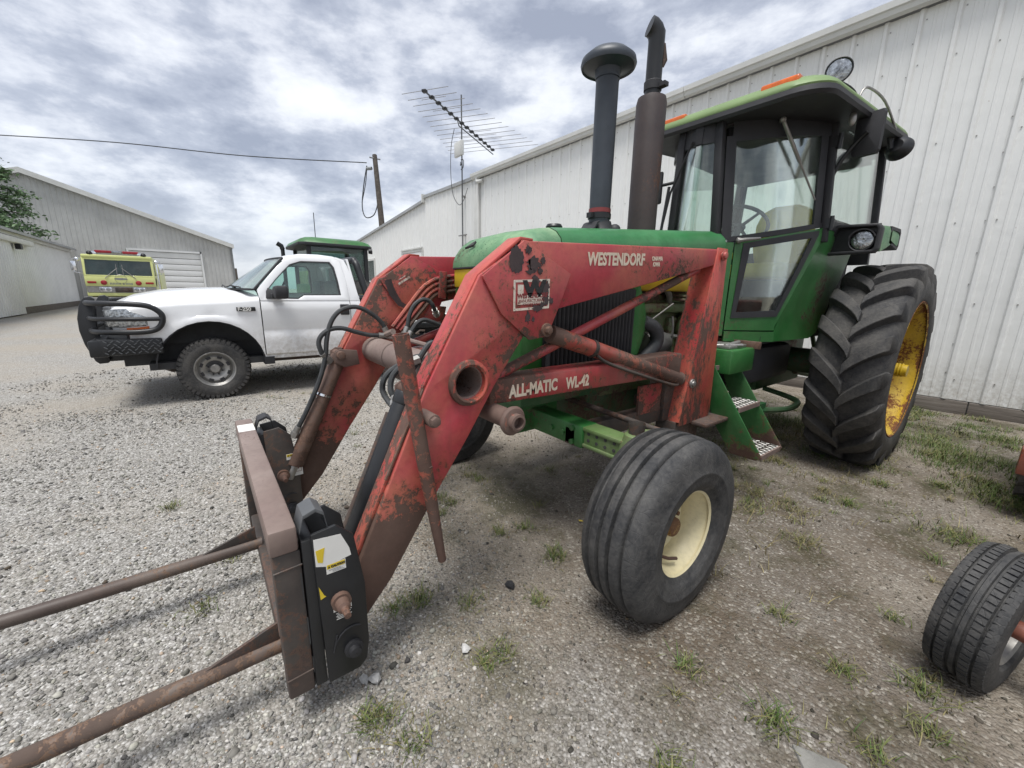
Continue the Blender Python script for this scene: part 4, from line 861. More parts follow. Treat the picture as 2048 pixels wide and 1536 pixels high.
    build(MB().loft([[q3(xi+.09*s, y, zt3), q3(xo-.01*s, y, zt3-.01), q3(xo, y, zt3-.04), q3(xo, y, zl3), q3(xo-.03*s, y, zl3), q3(xo-.03*s, y, zt3-.05), q3(xi+.09*s, y, zt3-.04)] for y, zt3, zl3 in ((3.67, 1.875, 1.70), (3.80, 1.885, 1.73), (3.95, 1.885, 1.775), (4.12, 1.875, 1.76))]), 'fender_top', M['green_faded'], pod, angle=30)
    build(MB().ring([q3(xo, y, z) for y, z in ((3.86, 1.77), (4.12, 1.74), (4.15, 1.77), (4.15, 1.86), (4.12, 1.885), (3.86, 1.88))], [q3(xo, y, z) for y, z in ((3.90, 1.79), (4.10, 1.765), (4.125, 1.79), (4.125, 1.845), (4.10, 1.86), (3.90, 1.86))], (-.36*s, 0, 0)), 'tail_box', M['black_matte'], pod)
    hx = xi+.72*w_; hy, hzz = PY(3.635), PZ(1.775)
    build(MB().lathe([(-.022, .001), (-.028, .055), (-.022, .068), (.02, .073)], (hx, hy, hzz), (0, 1, 0), 28), 'headlight', M['lamp_glass'], pod)
    build(MB().lathe([(-.033, .073), (-.037, .079), (.022, .083), (.022, .073)], (hx, hy, hzz), (0, 1, 0), 28).loft([[(hx+.085*math.cos(R(a)), y, hzz+.081*math.sin(R(a))) for y in (hy-.05, hy+.015)]+[(hx+.078*math.cos(R(a)), y, hzz+.074*math.sin(R(a))) for y in (hy+.015, hy-.05)] for a in range(15, 170, 15)]), 'headlight_bezel', M['black_matte'], pod)
    # rear side glass
    sg = [ms_((B0_[0]+(C0[0]-B0_[0])*u, B0_[1]+(C0[1]-B0_[1])*u)) for u in (.02, .25, .5, .75, .98)]
    mb = MB(); rgs = []
    for p in sg: a = top_in(p, 1.97); b2 = top_in(p, 2.63); rgs.append([a, b2, (b2[0]-.006*s, b2[1], b2[2]), (a[0]-.006*s, a[1], a[2])])
    build(mb.loft(rgs), 'side_window', M['glass_cab'], tr_)
    mb = MB(); rgs = []
    for p in sg: a = top_in(p, 1.90); b2 = top_in(p, 1.985); rgs.append([a, b2, (b2[0]-.03*s, b2[1], b2[2]), (a[0]-.03*s, a[1], a[2])])
    build(mb.loft(rgs), 'window_sill', M['black_matte'], tr_)
    for z in (1.93, 2.48):
        hg = MB(); q = top_in(ms_(B0_), z); hg.cyl((q[0]+.045*s, q[1]-.02, z-.05), (q[0]+.045*s, q[1]-.02, z+.05), .014, n=10).box((q[0]+.03*s, q[1], z), (.04, .06, .07))
        build(hg, 'door_hinge', M['black'], tr_)
# rear glass and inside
build(MB().bb((XB-.58, 5.00, 1.86), (XB+.58, 5.006, 2.64)), 'rear_window', M['glass_cab'], tr_)
build(MB().ring([(XB-.64, 4.98, 1.70), (XB+.64, 4.98, 1.70), (XB+.60, 4.98, 2.70), (XB-.60, 4.98, 2.70)], [(XB-.58, 4.98, 1.86), (XB+.58, 4.98, 1.86), (XB+.55, 4.98, 2.62), (XB-.55, 4.98, 2.62)], (0, .05, 0)), 'rear_window_frame', M['black_matte'], tr_)
build(MB().bb((XB-.55, 3.6, 1.08), (XB-.42, 4.9, 1.76)).bb((XB-.5, 4.75, 1.08), (XB+.5, 4.95, 1.78)).bb((XB-.50, 3.35, 1.04), (XB+.46, 4.9, 1.10)).bb((XB-.18, 3.05, 1.1), (XB+.18, 3.3, 1.72)), 'cab_floor', M['interior'], tr_)  # floor and dash, with a dark far-side block added to darken the lower window
build(MB().pz([(XB-.5, 3.75), (XB-.2, 3.10), (XB+.2, 3.10), (XB+.5, 3.75), (XB+.54, 4.95), (XB-.54, 4.95)], 2.56, .03), 'headliner', M['headliner'], tr_)
SX = -1.69
seat = build(MB().bb((SX-.12, 4.14, 1.10), (SX+.12, 4.39, 1.55)), 'seat', M['interior'], tr_)
build(MB().bb((SX-.25, 4.0, 1.55), (SX+.25, 4.50, 1.69)), 'seat_cushion', M['seat_yellow'], seat, 0.05, seg=3)
sb = [(SX+x, 4.50, z) for x, z in ((-.21, 1.69), (.21, 1.69), (.25, 1.86), (.245, 2.08), (.20, 2.19), (.10, 2.235), (-.10, 2.235), (-.20, 2.19), (-.245, 2.08), (-.25, 1.86))]
build(MB().prism(sb, (0, .11, 0)), 'seat_back', M['seat_yellow'], seat, 0.035, seg=3)
for dx in (-.30, .30): build(MB().bb((SX+dx-.03, 4.14, 1.75), (SX+dx+.03, 4.5, 1.81)), 'armrest', M['seat_yellow'], seat, 0.02)
swc = Vector((-1.80, 3.90, 2.02)); ax_ = Vector((0, .55, .83)).normalized(); u_ = Vector((1, 0, 0)); w__ = ax_.cross(u_)
rim_ = [swc+(u_*math.cos(t)+w__*math.sin(t))*.215 for t in [2*math.pi*k/28 for k in range(29)]]
swm = MB().tube(rim_, .015, 8, False)
for t in (R(90), R(210), R(330)): swm.tube([swc-ax_*.04, swc+(u_*math.cos(t)+w__*math.sin(t))*.21], [.016, .011], 8)
swm.lathe([(-.06, .045), (-.03, .05), (-.015, .03), (-.01, .001)], swc, ax_, 16).cyl(swc-ax_*.05, swc-ax_*.55, .03)
build(swm, 'steering_wheel', M['grey_plastic'], tr_)
build(MB().bb((XB-.42, 4.0, 1.10), (XB-.26, 4.7, 1.6)).cyl((XB-.33, 4.1, 1.55), (XB-.35, 4.04, 1.80), .012).cyl((XB-.33, 4.25, 1.55), (XB-.33, 4.2, 1.77), .012).cyl((XB-.30, 4.35, 1.55), (XB-.31, 4.32, 1.75), .012), 'control_console', M['interior'], tr_)
build(MB().tube([(-1.63, 3.13, 1.78), (-1.61, 3.18, 2.1), (-1.62, 3.18, 2.6)], .035, 8), 'inner_post', M['black_matte'], tr_)
# roof
def rr(z, i, y0=2.94, y1=5.06, hx=.655, rc=.19, n=6, bow=.03):
    P = []; x0, x1 = XB+.11-hx+i, XB+.11+hx-i; ya, yb = y0+i, y1-i
    for cx2, cy2, a0 in ((x1-rc, ya+rc, -90), (x1-rc, yb-rc, 0), (x0+rc, yb-rc, 90), (x0+rc, ya+rc, 180)):
        for k in range(n+1):
            a = R(a0+90*k/n); px_, py_ = cx2+rc*math.cos(a), cy2+rc*math.sin(a)
            P.append((px_, py_, z+.065*(py_-2.94)))
    return P
roof = build(MB().loft([rr(2.555, .05), rr(2.55, .012), rr(2.57, 0), rr(2.60, .005)]), 'roof', M['black_matte'], tr_, angle=40)
build(MB().loft([rr(2.60, .012), rr(2.612, .008), rr(2.64, .025), rr(2.675, .07), rr(2.705, .16), rr(2.715, .30)]), 'roof_shell', M['green_roof'], roof, angle=50)
build(MB().loft([rr(2.66, .10, y0=3.30), rr(2.735, .16, y0=3.34), rr(2.755, .21, y0=3.42)]), 'roof_hump', M['green_roof'], roof, 0.0, angle=50)
for x in (-1.265, -1.99):
    a = Vector((x-.14, 3.00, 2.635)); b = Vector((x+.14, 3.00, 2.635))
    build(MB().loft([[(xx, 3.00, 2.632), (xx, 2.985, 2.64), (xx, 2.99, 2.685), (xx, 3.005, 2.695), (xx, 3.09, 2.695), (xx, 3.09, 2.64)] for xx in (x-.105, x-.095, x+.095, x+.105)]), 'marker_light', M['amber'], roof, 0.008)
def worklamp(c, d, r, par, name='work_light'):
    d = Vector(d).normalized(); c = Vector(c)
    o = build(MB().lathe([(-.06, .001), (-.065, r*.5), (-.04, r*.85), (0, r), (.012, r*1.02), (.016, r*.95), (.01, r*.88)], c, d, 28), name, M['black'], par)
    build(MB().lathe([(.008, r*.9), (.014, r*.6), (.017, .001)], c, d, 28), 'lens', M['lamp_glass'], o); return o
lt = worklamp((-1.125, 3.50, 2.838), (.35, -.95, -.05), .074, roof)
build(MB().bb((-1.20, 3.53, 2.66), (-1.12, 3.60, 2.80)).tube(smooth_path([(-1.13, 3.56, 2.80), (-1.06, 3.62, 2.74), (-1.03, 3.70, 2.66)]), .006, 6), 'light_bracket', M['black'], lt)
lt2 = worklamp((-.99, 4.68, 2.585), (.15, .95, -.25), .090, roof)
build(MB().cyl((-1.03, 4.63, 2.585), (-1.05, 4.61, 2.68), .02, n=8), 'light_bracket', M['black'], lt2)
build(MB().tube(smooth_path([(-1.05, 3.63, 2.588), (-1.027, 3.67, 2.735), (-1.008, 3.76, 2.77), (-.994, 4.08, 2.77), (-.988, 4.45, 2.68)]), .008, 8).sphere((-1.04, 3.63, 2.565), .028, 10, (.8, .8, 1.6)), 'mirror_arm', M['steel'], roof)
mi = build(MB().tube(smooth_path([(-1.15, 3.80, 2.26), (-1.11, 3.80, 2.36), (-1.04, 3.80, 2.46), (-.985, 3.785, 2.51)]), .014, 8), 'mirror', M['black'], tr_)
mc = Vector((-.99, 3.83, 2.505)); mr = Matrix.Rotation(R(-12), 3, 'Z')
build(MB().loft([[mc+mr @ Vector((x*w2, y, z*h2)) for x, z in ((-.5, -.42), (-.42, -.5), (.42, -.5), (.5, -.42), (.5, .42), (.42, .5), (-.42, .5), (-.5, .42))] for y, w2, h2 in ((-.038, .02, .02), (-.035, .07, .09), (-.013, .16, .27), (.013, .165, .28))]), 'mirror_head', M['black_matte'], mi, angle=25)
mi2 = build(MB().tube(smooth_path([(mxb(-1.55), 3.06, 2.25), (mxb(-1.48), 3.03, 2.24), (mxb(-1.42), 3.02, 2.24)]), .012, 8), 'mirror', M['black'], tr_)
build(MB().box((mxb(-1.40), 3.02, 2.22), (.13, .03, .24)), 'mirror_head', M['black_matte'], mi2, .02)
w0, w1 = Vector(top_in(plan(.47), 2.565))+Vector((.025, -.025, 0)), Vector(top_in(plan(.84), 2.08))+Vector((.02, -.02, 0))
wp = build(MB().tube([w0, w0.lerp(w1, .5), w0.lerp(w1, .52), w1], [.013, .012, .007, .006], 8).sphere(w0, .022), 'door_wiper', M['steel'], tr_)
q = nose_pt(-25)
build(MB().tube([(q[0]+.1, q[1]-.05, 2.47), (q[0]-.05, q[1]-.04, 2.15), (q[0]-.08, q[1]-.05, 1.95)], .009, 6).tube([(q[0]-.06, q[1]-.045, 2.2), (q[0]-.1, q[1]-.05, 1.82)], .012, 6), 'windshield_wiper', M['black'], tr_)
# ---- ladder and battery box
for y in (2.80, 3.13):
    build(MB().py([(-1.345, .935), (-1.33, .90), (-.960, .36), (-1.0, .335), (-1.16, .335), (-1.28, .50), (-1.36, .66), (-1.42, .80), (-1.42, .93)], y, .012), 'ladder_side', M['green_ladder'], tr_, 0.002)
def grate(x0, x1, z, solid=False):
    s_ = build(MB().bb((x1-.012, 2.815, z-.028), (x1, 3.128, z+.004)), 'ladder_step', M['rust_pink'], tr_)
    if solid:
        g = MB()
        for k in range(6): g.bb((x0+k*(x1-x0)/6, 2.815, z-.012), (x0+(k+.7)*(x1-x0)/6, 3.128, z))
        build(g, 'tread_plate', M['green'], s_); return
    g = MB(); w2 = x1-x0
    for k in range(7):
        yy = 2.815+.313*k/7; dy = .313/7
        for m_ in range(3):
            xa = x0+w2*m_/3; xb = x0+w2*(m_+.5)/3; xc = x0+w2*(m_+1)/3
            g.tube([(xa, yy, z), (xb-.006, yy+dy*.12, z), (xb+.006, yy+dy*.38, z), (xb+.006, yy+dy*.62, z), (xb-.006, yy+dy*.88, z), (xa, yy+dy, z)], .0035, 4)
            g.tube([(xb+.006, yy+dy*.38, z), (xc-.008, yy+dy*.1, z)], .0035, 4).tube([(xb+.006, yy+dy*.62, z), (xc-.008, yy+dy*.9, z)], .0035, 4)
    build(g, 'mesh_tread', M['steel'], s_)
grate(-1.32, -1.14, .655); grate(-1.16, -.965, .370); grate(-1.50, -1.335, .915, True)
bb_ = build(MB().bb((-1.62, 2.86, .86), (-1.26, 3.22, 1.03)), 'battery_box', M['green'], tr_, 0.012)
build(MB().bb((-1.58, 2.90, 1.03), (-1.30, 3.16, 1.055)).cyl((-1.40, 2.90, 1.05), (-1.28, 3.05, 1.055), .012).cyl((-1.35, 2.93, 1.05), (-1.33, 3.1, 1.07), .014), 'battery_top', M['steel'], bb_, .006)
build(MB().bb((-1.60, 3.19, 1.02), (-1.22, 3.21, 1.075)), 'bracket', M['rust'], bb_, .004)

# ================================================================== RED FRONT LOADER
ld = thing('front_loader', 'rusty red front loader with two bent arms carried on the green tractor', 'loader', (XC, 1.0, 0))
XN = -1.30; TH = 0.11
def arm_poly_upper(): return [(0.995, 1.30), (1.038, 1.604), (1.086, 1.602), (2.571, 1.676), (2.60, 1.672), (2.58, 1.59), (2.554, 1.578), (1.852, 1.443), (1.23, 1.326), (1.16, 1.28)]
LOWER = [(0.838, 1.459), (1.00, 1.56), (1.15, 1.36), (1.057, 1.226), (0.907, 1.028), (0.781, 0.835), (0.622, 0.614), (0.447, 0.351), (0.325, 0.214), (0.290, 0.235), (0.285, 0.36), (0.317, 0.424), (0.455, 0.72), (0.61, 1.055)]
GUSSET = [(0.842, 1.455), (1.038, 1.598), (1.30, 1.48), (1.235, 1.335), (1.175, 1.215), (1.075, 1.205), (0.93, 1.315)]
arms = []
for s in (1, -1):
    xo = XN if s > 0 else mx(XN); d = -TH*s
    arm = build(MB().px_hole(LOWER, [(.788+.066*math.cos(2*math.pi*k/28), 1.056+.066*math.sin(2*math.pi*k/28)) for k in range(28)], xo, d), 'lower_arm', M['red'], ld, 0.008); arms.append(arm)
    build(MB().px([(1.0, 1.44), (1.038, 1.602), (1.086, 1.600), (2.571, 1.676), (2.60, 1.672), (2.58, 1.59), (2.554, 1.578), (1.852, 1.443), (1.23, 1.326), (1.10, 1.28)], xo-.006*s, d+.012*s), 'upper_arm', M['red'], ld, 0.008)
    for xx, tt in ((xo+.002*s, .010*s), (xo-TH*s-.002*s, -.010*s)):
        g = build(MB().px(GUSSET, xx, tt), 'gusset_plate', M['red'], arm, 0.003)
    # welded cap along the bent front edge
    build(MB().px([(0.60, 1.058), (0.832, 1.460), (1.036, 1.612), (1.10, 1.610), (1.10, 1.600), (1.040, 1.600), (0.842, 1.452), (0.612, 1.052)], xo-.012*s, d+.024*s), 'edge_strip', M['mast_red'], arm, 0.002)
    build(MB().px([(0.30, 0.42), (0.60, 1.058), (0.612, 1.05), (0.312, 0.415)], xo-.02*s, d+.04*s), 'edge_strip', M['mast_red'], arm, 0.002)
    build(MB().tube([(xo-.018*s, .835, 1.445), (xo-.018*s, .70, 1.205), (xo-.018*s, .61, 1.06), (xo-.018*s, .45, .74)], .006, 6), 'weld_bead', M['rust'], arm)
    # mast: angled channel standing on the frame
    md = -.13*s
    build(MB().px([(2.62, 1.69), (2.70, 1.685), (2.735, 0.60), (2.70, .565), (2.36, .60)] if False else [(2.575, 1.685), (2.695, 1.685), (2.725, 0.62), (2.70, .575), (2.345, .575)], xo, -.012*s), 'mast_plate', M['mast_red'], ld, 0.003)
    build(MB().add([(xo, 2.575, 1.66), (xo, 2.345, .60), (xo+md, 2.335, .60), (xo+md, 2.545, 1.56)], [(0, 1, 2, 3)]).add([(xo, 2.587, 1.66), (xo, 2.357, .60), (xo+md, 2.347, .60), (xo+md, 2.557, 1.56)], [(0, 1, 2, 3)]), 'mast_web', M['mast_red'], ld, smooth=False)
    build(MB().px([(2.545, 1.56), (2.63, 1.60), (2.70, .60), (2.335, .60)], xo+md, -.012*s), 'mast_plate', M['mast_red'], ld, .003)
    build(MB().bb((xo-.16*s, 2.33, .40), (xo-.02*s, 2.62, .60)).bb((xo-.10*s, 2.50, .56), (xo+.10*s, 2.80, .585)), 'mast_foot', M['rust_dark'], ld, .006)
    build(MB().cyl((xo-.14*s, 2.63, 1.64), (xo+.028*s, 2.63, 1.64), .022, n=18).cyl((xo+.01*s, 2.63, 1.64), (xo+.016*s, 2.63, 1.64), .032, n=18), 'pivot_pin', M['red'], ld, 0.003)
    # side frame beam, brace, lift cylinder
    fx = xo-.03*s
    build(MB().loft([[(fx, y, za), (fx, y, zb2), (fx-.12*s, y, zb2), (fx-.12*s, y, za)] for y, za, zb2 in ((.925, .938, 1.045), (2.35, .91, 1.046))]), 'frame_beam', M['red_frame'], ld, .012)
    build(MB().bb((fx-.12*s, .905, .925), (fx, .93, 1.055)), 'beam_end', M['rust'], ld, .006)
    build(MB().tube([(fx-.05*s, .96, 1.03), (fx-.05*s, 1.0, 1.06), (fx-.05*s, 2.50, 1.555)], .024, 14), 'brace', M['red'], ld)
    lc0 = Vector((xo-.055*s, 1.19, 1.235)); lc1 = Vector((xo-.055*s, 2.50, .84)); dv = (lc1-lc0).normalized()
    lc = build(MB().cyl(lc0+dv*.06, lc0+dv*1.235, .042, n=22).cyl(lc0+dv*1.225, lc0+dv*1.25, .045, n=22), 'lift_cylinder', M['stand_red'], ld, .006)
    build(MB().cyl(lc0+dv*1.2, lc1+dv*.03, .022, n=16), 'piston_rod', M['steel'], lc)
    build(MB().lathe([(-.012, .046), (.012, .046), (.012, .040), (-.012, .040)], lc0+dv*.36, dv, 22, True).tube(smooth_path([lc0+dv*.37+Vector((.03*s, 0, -.03)), lc0+dv*.5+Vector((.04*s, 0, -.055)), lc0+dv*1.1+Vector((.03*s, 0, -.055)), lc0+dv*1.2+Vector((.02*s, 0, -.03))]), .009, 8), 'oil_line', M['rust_dark'], lc)
    build(MB().cyl((xo-.12*s, 1.165, 1.243), (xo+.022*s, 1.165, 1.243), .030, n=18).cyl((xo+.012*s, 1.165, 1.243), (xo+.040*s, 1.165, 1.243), .018, n=6), 'pivot_pin', M['rust'], ld, .003)
    build(MB().px([(1.10, 1.24), (1.16, 1.20), (1.24, 1.215), (1.26, 1.30), (1.15, 1.31)], xo-.115*s, -.015*s), 'cylinder_lug', M['red_frame'], arm, .003)
    build(MB().cyl((xo-.10*s, 2.44, .848), (xo+.022*s, 2.44, .848), .018, n=14).cyl((xo, 2.44, .848), (xo+.012*s, 2.44, .848), .030, n=14), 'pivot_pin', M['steel'], ld, .002)
    # ring round the open end of the cross tube
    build(MB().lathe([(-.004, .066), (.014, .066), (.018, .074), (.012, .088), (-.004, .092)], (xo, .788, 1.056), (s, 0, 0), 36, True), 'tube_collar', M['mast_red'], arm)
    # tilt cylinder
    tx = xo-.17*s if s > 0 else xo+.06*0-.0+.04
    if s > 0: c0, c1, mat_, rad = Vector((-1.46, .60, .99)), Vector((-1.43, .335, .43)), M['black'], .046
    else: c0, c1, mat_, rad = Vector((-2.34, .575, 1.02)), Vector((-2.33, .325, .50)), M['rust'], .040
    dv = (c1-c0).normalized(); n_ = Vector((0, -dv.z, dv.y))
    tcyl = build(MB().cyl(c0, c0+dv*(.58 if s > 0 else .62), rad, n=24).cyl(c0-dv*.02, c0+dv*.03, rad*1.08, n=24), 'tilt_cylinder', mat_, ld, .006)
    build(MB().cyl(c0+dv*.55, c1+dv*.12, rad*.5, n=14), 'piston_rod', M['steel'], tcyl)
    if s > 0: build(MB().cyl(c0+Vector((-.03, -.062, -.06)), c1+Vector((-.05, -.03, 0)), .014, n=10), 'oil_line', M['rust_dark'], tcyl)
    for dx in (-.052, .042): build(MB().px([(c0.y-.03, c0.z-.01), (c0.y-.028, c0.z+.045), (c0.y+.0, c0.z+.062), (c0.y+.09, c0.z+.05), (c0.y+.10, c0.z-.03), (c0.y+.02, c0.z-.04)], c0.x+dx, .010), 'cylinder_bracket', M['red_rusty'], arm, .003)
    if s < 0: build(MB().lathe([(-.006, rad+.004), (.006, rad+.004)], c0+dv*.21, dv, 20).tube([c0+dv*.21+Vector((.02, -rad, -.005)), c0+dv*.21+Vector((.01, -rad-.03, .012))], .005, 6), 'hose_clip', M['chrome'], tcyl)
    build(MB().cyl((c0.x-.07, c0.y, c0.z+.03), (c0.x+.14 if s > 0 else c0.x+.08, c0.y, c0.z+.03), .022, n=14), 'pivot_pin', M['rust'], ld, .003)
# cross tubes
build(MB().lathe([(0, .072), (0, .060), (1.16, .060), (1.16, .072)], (mx(XN)+.01, .788, 1.056), (1, 0, 0), 32, True), 'cross_tube', M['rust_pink'], ld, angle=30)
build(MB().cyl((mx(-1.15), .925, .905), (-1.19, .925, .905), .040, n=24).lathe([(0, .056), (.012, .060), (.022, .052), (.026, .034), (.050, .034), (.052, .024), (.0, .022)], (-1.21, .925, .905), (1, 0, 0), 28, True), 'pivot_tube', M['red_rusty'], ld, angle=30)
build(MB().bb((-2.4, 2.40, .62), (-1.40, 2.58, .70)).bb((-1.48, 1.5, .60), (-1.40, 2.5, .70)).bb((-2.38, 1.5, .60), (-2.30, 2.5, .70)).bb((-1.50, 2.28, .60), (-1.38, 2.5, .90)), 'mount_frame', M['rust_dark'], ld, .008)
build(MB().bb((-1.41, 2.03, .68), (-1.395, 2.26, .86)), 'mount_plate', M['red'], ld)
# parking stand: tapered rusty pipe hinged on the near arm
st0 = Vector((-1.245, .500, 1.262)); st1 = Vector((-1.235, .622, .39)); mid = st0.lerp(st1, .62)
stand = build(MB().tube([st0, mid], [.0275, .0245], 24, False).lathe([(0, .0275), (0, .022), (.25, .021)], st0, (st1-st0), 24), 'parking_stand', M['stand_red'], ld, angle=50)
build(MB().tube([st0.lerp(st1, .50), mid, st1], [.0256, .0247, .0155], 22), 'stand_leg', M['stand_red'], stand, angle=50)
build(MB().tube([(-1.25, .553, .90), (-1.25, .567, .80), (-1.225, .575, .78)], .018, 8).cyl((-1.40, .592, .962), (-1.205, .592, .962), .024, n=18).cyl((-1.21, .592, .962), (-1.19, .592, .962), .019, n=6).px([(.60, .99), (.66, 1.03), (.655, .93), (.62, .90)], -1.34, .012), 'stand_hinge', M['red_rusty'], ld, .002)
# steel oil lines along the inside of the far arm and the hoses
xf = -2.345
for i in range(4):
    dz = -.030*i; q = .014*i
    build(MB().tube(smooth_path([(xf, 2.3, 1.545+dz), (xf, 1.60, 1.515+dz), (xf, 1.387, 1.502+dz), (xf, 1.222, 1.477+dz), (xf, 1.150+q*.3, 1.452+dz), (xf, 1.085+q, 1.405+dz*.9), (xf, .985+q*1.6, 1.29+dz*.5), (xf, .895+q*1.6, 1.185+dz*.4)]), .0125, 8), 'oil_line', M['red'] if i != 3 else M['rust'], ld)
build(MB().box((xf+.014, 1.225, 1.435), (.018, .05, .165), Matrix.Rotation(R(-5), 3, 'X')), 'pipe_clamp', M['red'], ld, .004)
def hose(P, r=.0125, name='hydraulic_hose', ends=True):
    o = build(MB().tube(smooth_path(P, 5), r, 9), name, M['hose'], ld)
    if ends:
        P = [Vector(p) for p in P]
        for a, b in ((P[0], P[1]), (P[-1], P[-2])):
            d = (b-a).normalized(); build(MB().cyl(a-d*.015, a+d*.045, r*1.35, n=10).cyl(a-d*.02, a+d*.012, r*1.7, n=6), 'fitting', M['steel'], o)
hose([(-2.30, .846, 1.149), (-2.30, .816, 1.215), (-2.3, .767, 1.262), (-2.3, .703, 1.299), (-2.3, .649, 1.305), (-2.3, .591, 1.284), (-2.3, .552, 1.242), (-2.3, .527, 1.185), (-2.3, .512, 1.121), (-2.3, .5, 1.041), (-2.3, .46, .918), (-2.31, .387, .761), (-2.33, .322, .638)])
hose([(-2.30, .837, 1.140), (-2.3, .795, 1.144), (-2.3, .738, 1.15), (-2.3, .667, 1.17), (-2.3, .599, 1.192), (-2.3, .537, 1.189), (-2.3, .492, 1.16), (-2.3, .474, 1.118), (-2.3, .487, 1.063), (-2.31, .515, 1.029)])
hose([(-2.2, .91, 1.154), (-2.2, .927, 1.196), (-2.2, .944, 1.265), (-2.2, .977, 1.32), (-2.2, 1.027, 1.348), (-2.2, 1.069, 1.337), (-2.2, 1.092, 1.309), (-2.25, 1.135, 1.265)])
hose([(-2.1, .882, 1.141), (-2.1, .912, 1.187), (-2.1, .946, 1.226), (-2.1, .987, 1.239), (-2.1, 1.04, 1.223), (-2.1, 1.11, 1.196), (-2.1, 1.25, 1.15)])
hose([(-1.6, .823, 1.137), (-1.6, .804, 1.174), (-1.6, .77, 1.172), (-1.6, .731, 1.126), (-1.6, .692, 1.073), (-1.6, .64, 1.013), (-1.58, .597, .97), (-1.53, .578, .95)])
hose([(-1.65, .83, 1.09), (-1.65, .744, 1.114), (-1.65, .696, 1.1), (-1.65, .618, 1.068), (-1.65, .581, 1.029), (-1.65, .574, .977), (-1.60, .588, .93), (-1.52, .58, .94)])
hose([(-1.6, .70, 1.105), (-1.6, .645, 1.09), (-1.6, .60, 1.05), (-1.59, .586, .994), (-1.57, .60, .956), (-1.53, .60, .96)])
build(MB().tube([(-2.32, .845, 1.13), (-2.1, .86, 1.142), (-1.55, .845, 1.14)], .012, 8).tube([(-2.32, .83, 1.14), (-2.22, .85, 1.17)], .018, 8).lathe([(-.006, .075), (.006, .075)], (-2.05, .788, 1.056), (1, 0, 0), 24), 'cross_line', M['rust_pink'], ld)
# lettering and decals on the outer faces of the near arm
YD, ZD = Vector((0, 1, .05)), Vector((0, 0, 1))
text('WESTENDORF', .078, (XN+.0022-.006, 1.418, 1.524), YD, ZD, M['lettering'], arms[0], bold=.003, sx=.83)
text('ONAWA', .030, (XN-.0038, 1.903, 1.570), YD, ZD, M['lettering'], arms[0], bold=.001, sx=.80)
text('IOWA', .030, (XN-.0038, 1.915, 1.542), YD, ZD, M['lettering'], arms[0], bold=.001, sx=.75)
text('ALL-MATIC', .075, (XN-.0288, 1.005, .958), Vector((0, 1, 0)), ZD, M['lettering'], ld, bold=.003, sx=.75)
text('WL-42', .075, (XN-.0288, 1.343, .953), Vector((0, 1, 0)), ZD, M['lettering'], ld, bold=.003, sx=.74)
XD = XN+.0135
dec = build(MB().ring([(XD, y, z) for y, z in ((.985, 1.325), (1.175, 1.335), (1.175, 1.455), (.985, 1.445))], [(XD, y, z) for y, z in ((.995, 1.335), (1.166, 1.344), (1.166, 1.446), (.995, 1.436))], (.0008, 0, 0)).bb((XD, 1.006, 1.350), (XD+.0008, 1.035, 1.428)).px([(1.035, 1.35), (1.155, 1.355), (1.155, 1.392), (1.035, 1.387)], XD, .0008), 'decal', M['decal_white'], arms[0])
text('W', .085, (XD+.0012, 1.038, 1.383), YD, ZD, M['print_black'], dec, bold=.005, sx=1.25)
text('WESTENDORF', .026, (XD+.0012, 1.005, 1.374), YD, ZD, M['decal_red'], dec, bold=.001, sx=.95)
text('MANUFACTURING', .018, (XD+.0012, 1.010, 1.357), YD, ZD, M['decal_red'], dec, sx=.90)
text('ONAWA IOWA', .013, (XD+.0012, 1.035, 1.346), YD, ZD, M['decal_red'], dec)
def blob(y, z, ry, rz, n=16, jag=.18, seed=0):
    n = 30; jag *= 1.3; rr_ = random.Random(seed); return [(XD-.0003, y+ry*math.cos(2*math.pi*k/n)*(1+rr_.uniform(-jag, jag)), z+rz*math.sin(2*math.pi*k/n)*(1+rr_.uniform(-jag, jag))) for k in range(n)]
pm = MB(); pm.prism(blob(.997, 1.522, .037, .050, 20, .12, 1), (.0008, 0, 0)); build(pm, 'bare_patch', M['patch'], arms[0], smooth=False)
for i, (y, z, a, b) in enumerate(((1.055, 1.562, .015, .017), (1.135, 1.525, .012, .014), (1.120, 1.485, .014, .013), (1.155, 1.400, .020, .044), (1.185, 1.365, .013, .014), (1.11, 1.335, .024, .014), (1.06, 1.300, .012, .022), (1.085, 1.510, .036, .026), (1.10, 1.44, .022, .024), (1.07, 1.48, .02, .012), (1.135, 1.35, .012, .012), (1.09, 1.29, .008, .01))):
    build(MB().prism(blob(y, z, a, b, 14, .30, i+5), (.0018, 0, 0)), 'bare_patch', M['patch'], arms[0], smooth=False)
build(MB().box((mx(XN)+TH+.014, .985, 1.455), (.001, .085, .012), Matrix.Rotation(R(31), 3, 'X')).box((mx(XN)+TH+.014, .972, 1.470), (.001, .05, .004), Matrix.Rotation(R(31), 3, 'X')), 'decal', M['decal_white'], arms[1])
build(MB().prism([(mx(XN)+TH+.0125, y, z) for y, z in ((.865, 1.452), (.905, 1.462), (.925, 1.40), (.965, 1.33), (1.00, 1.31), (.985, 1.29), (.94, 1.31), (.89, 1.37))], (.0008, 0, 0)), 'bare_patch', M['patch'], arms[1], smooth=False)

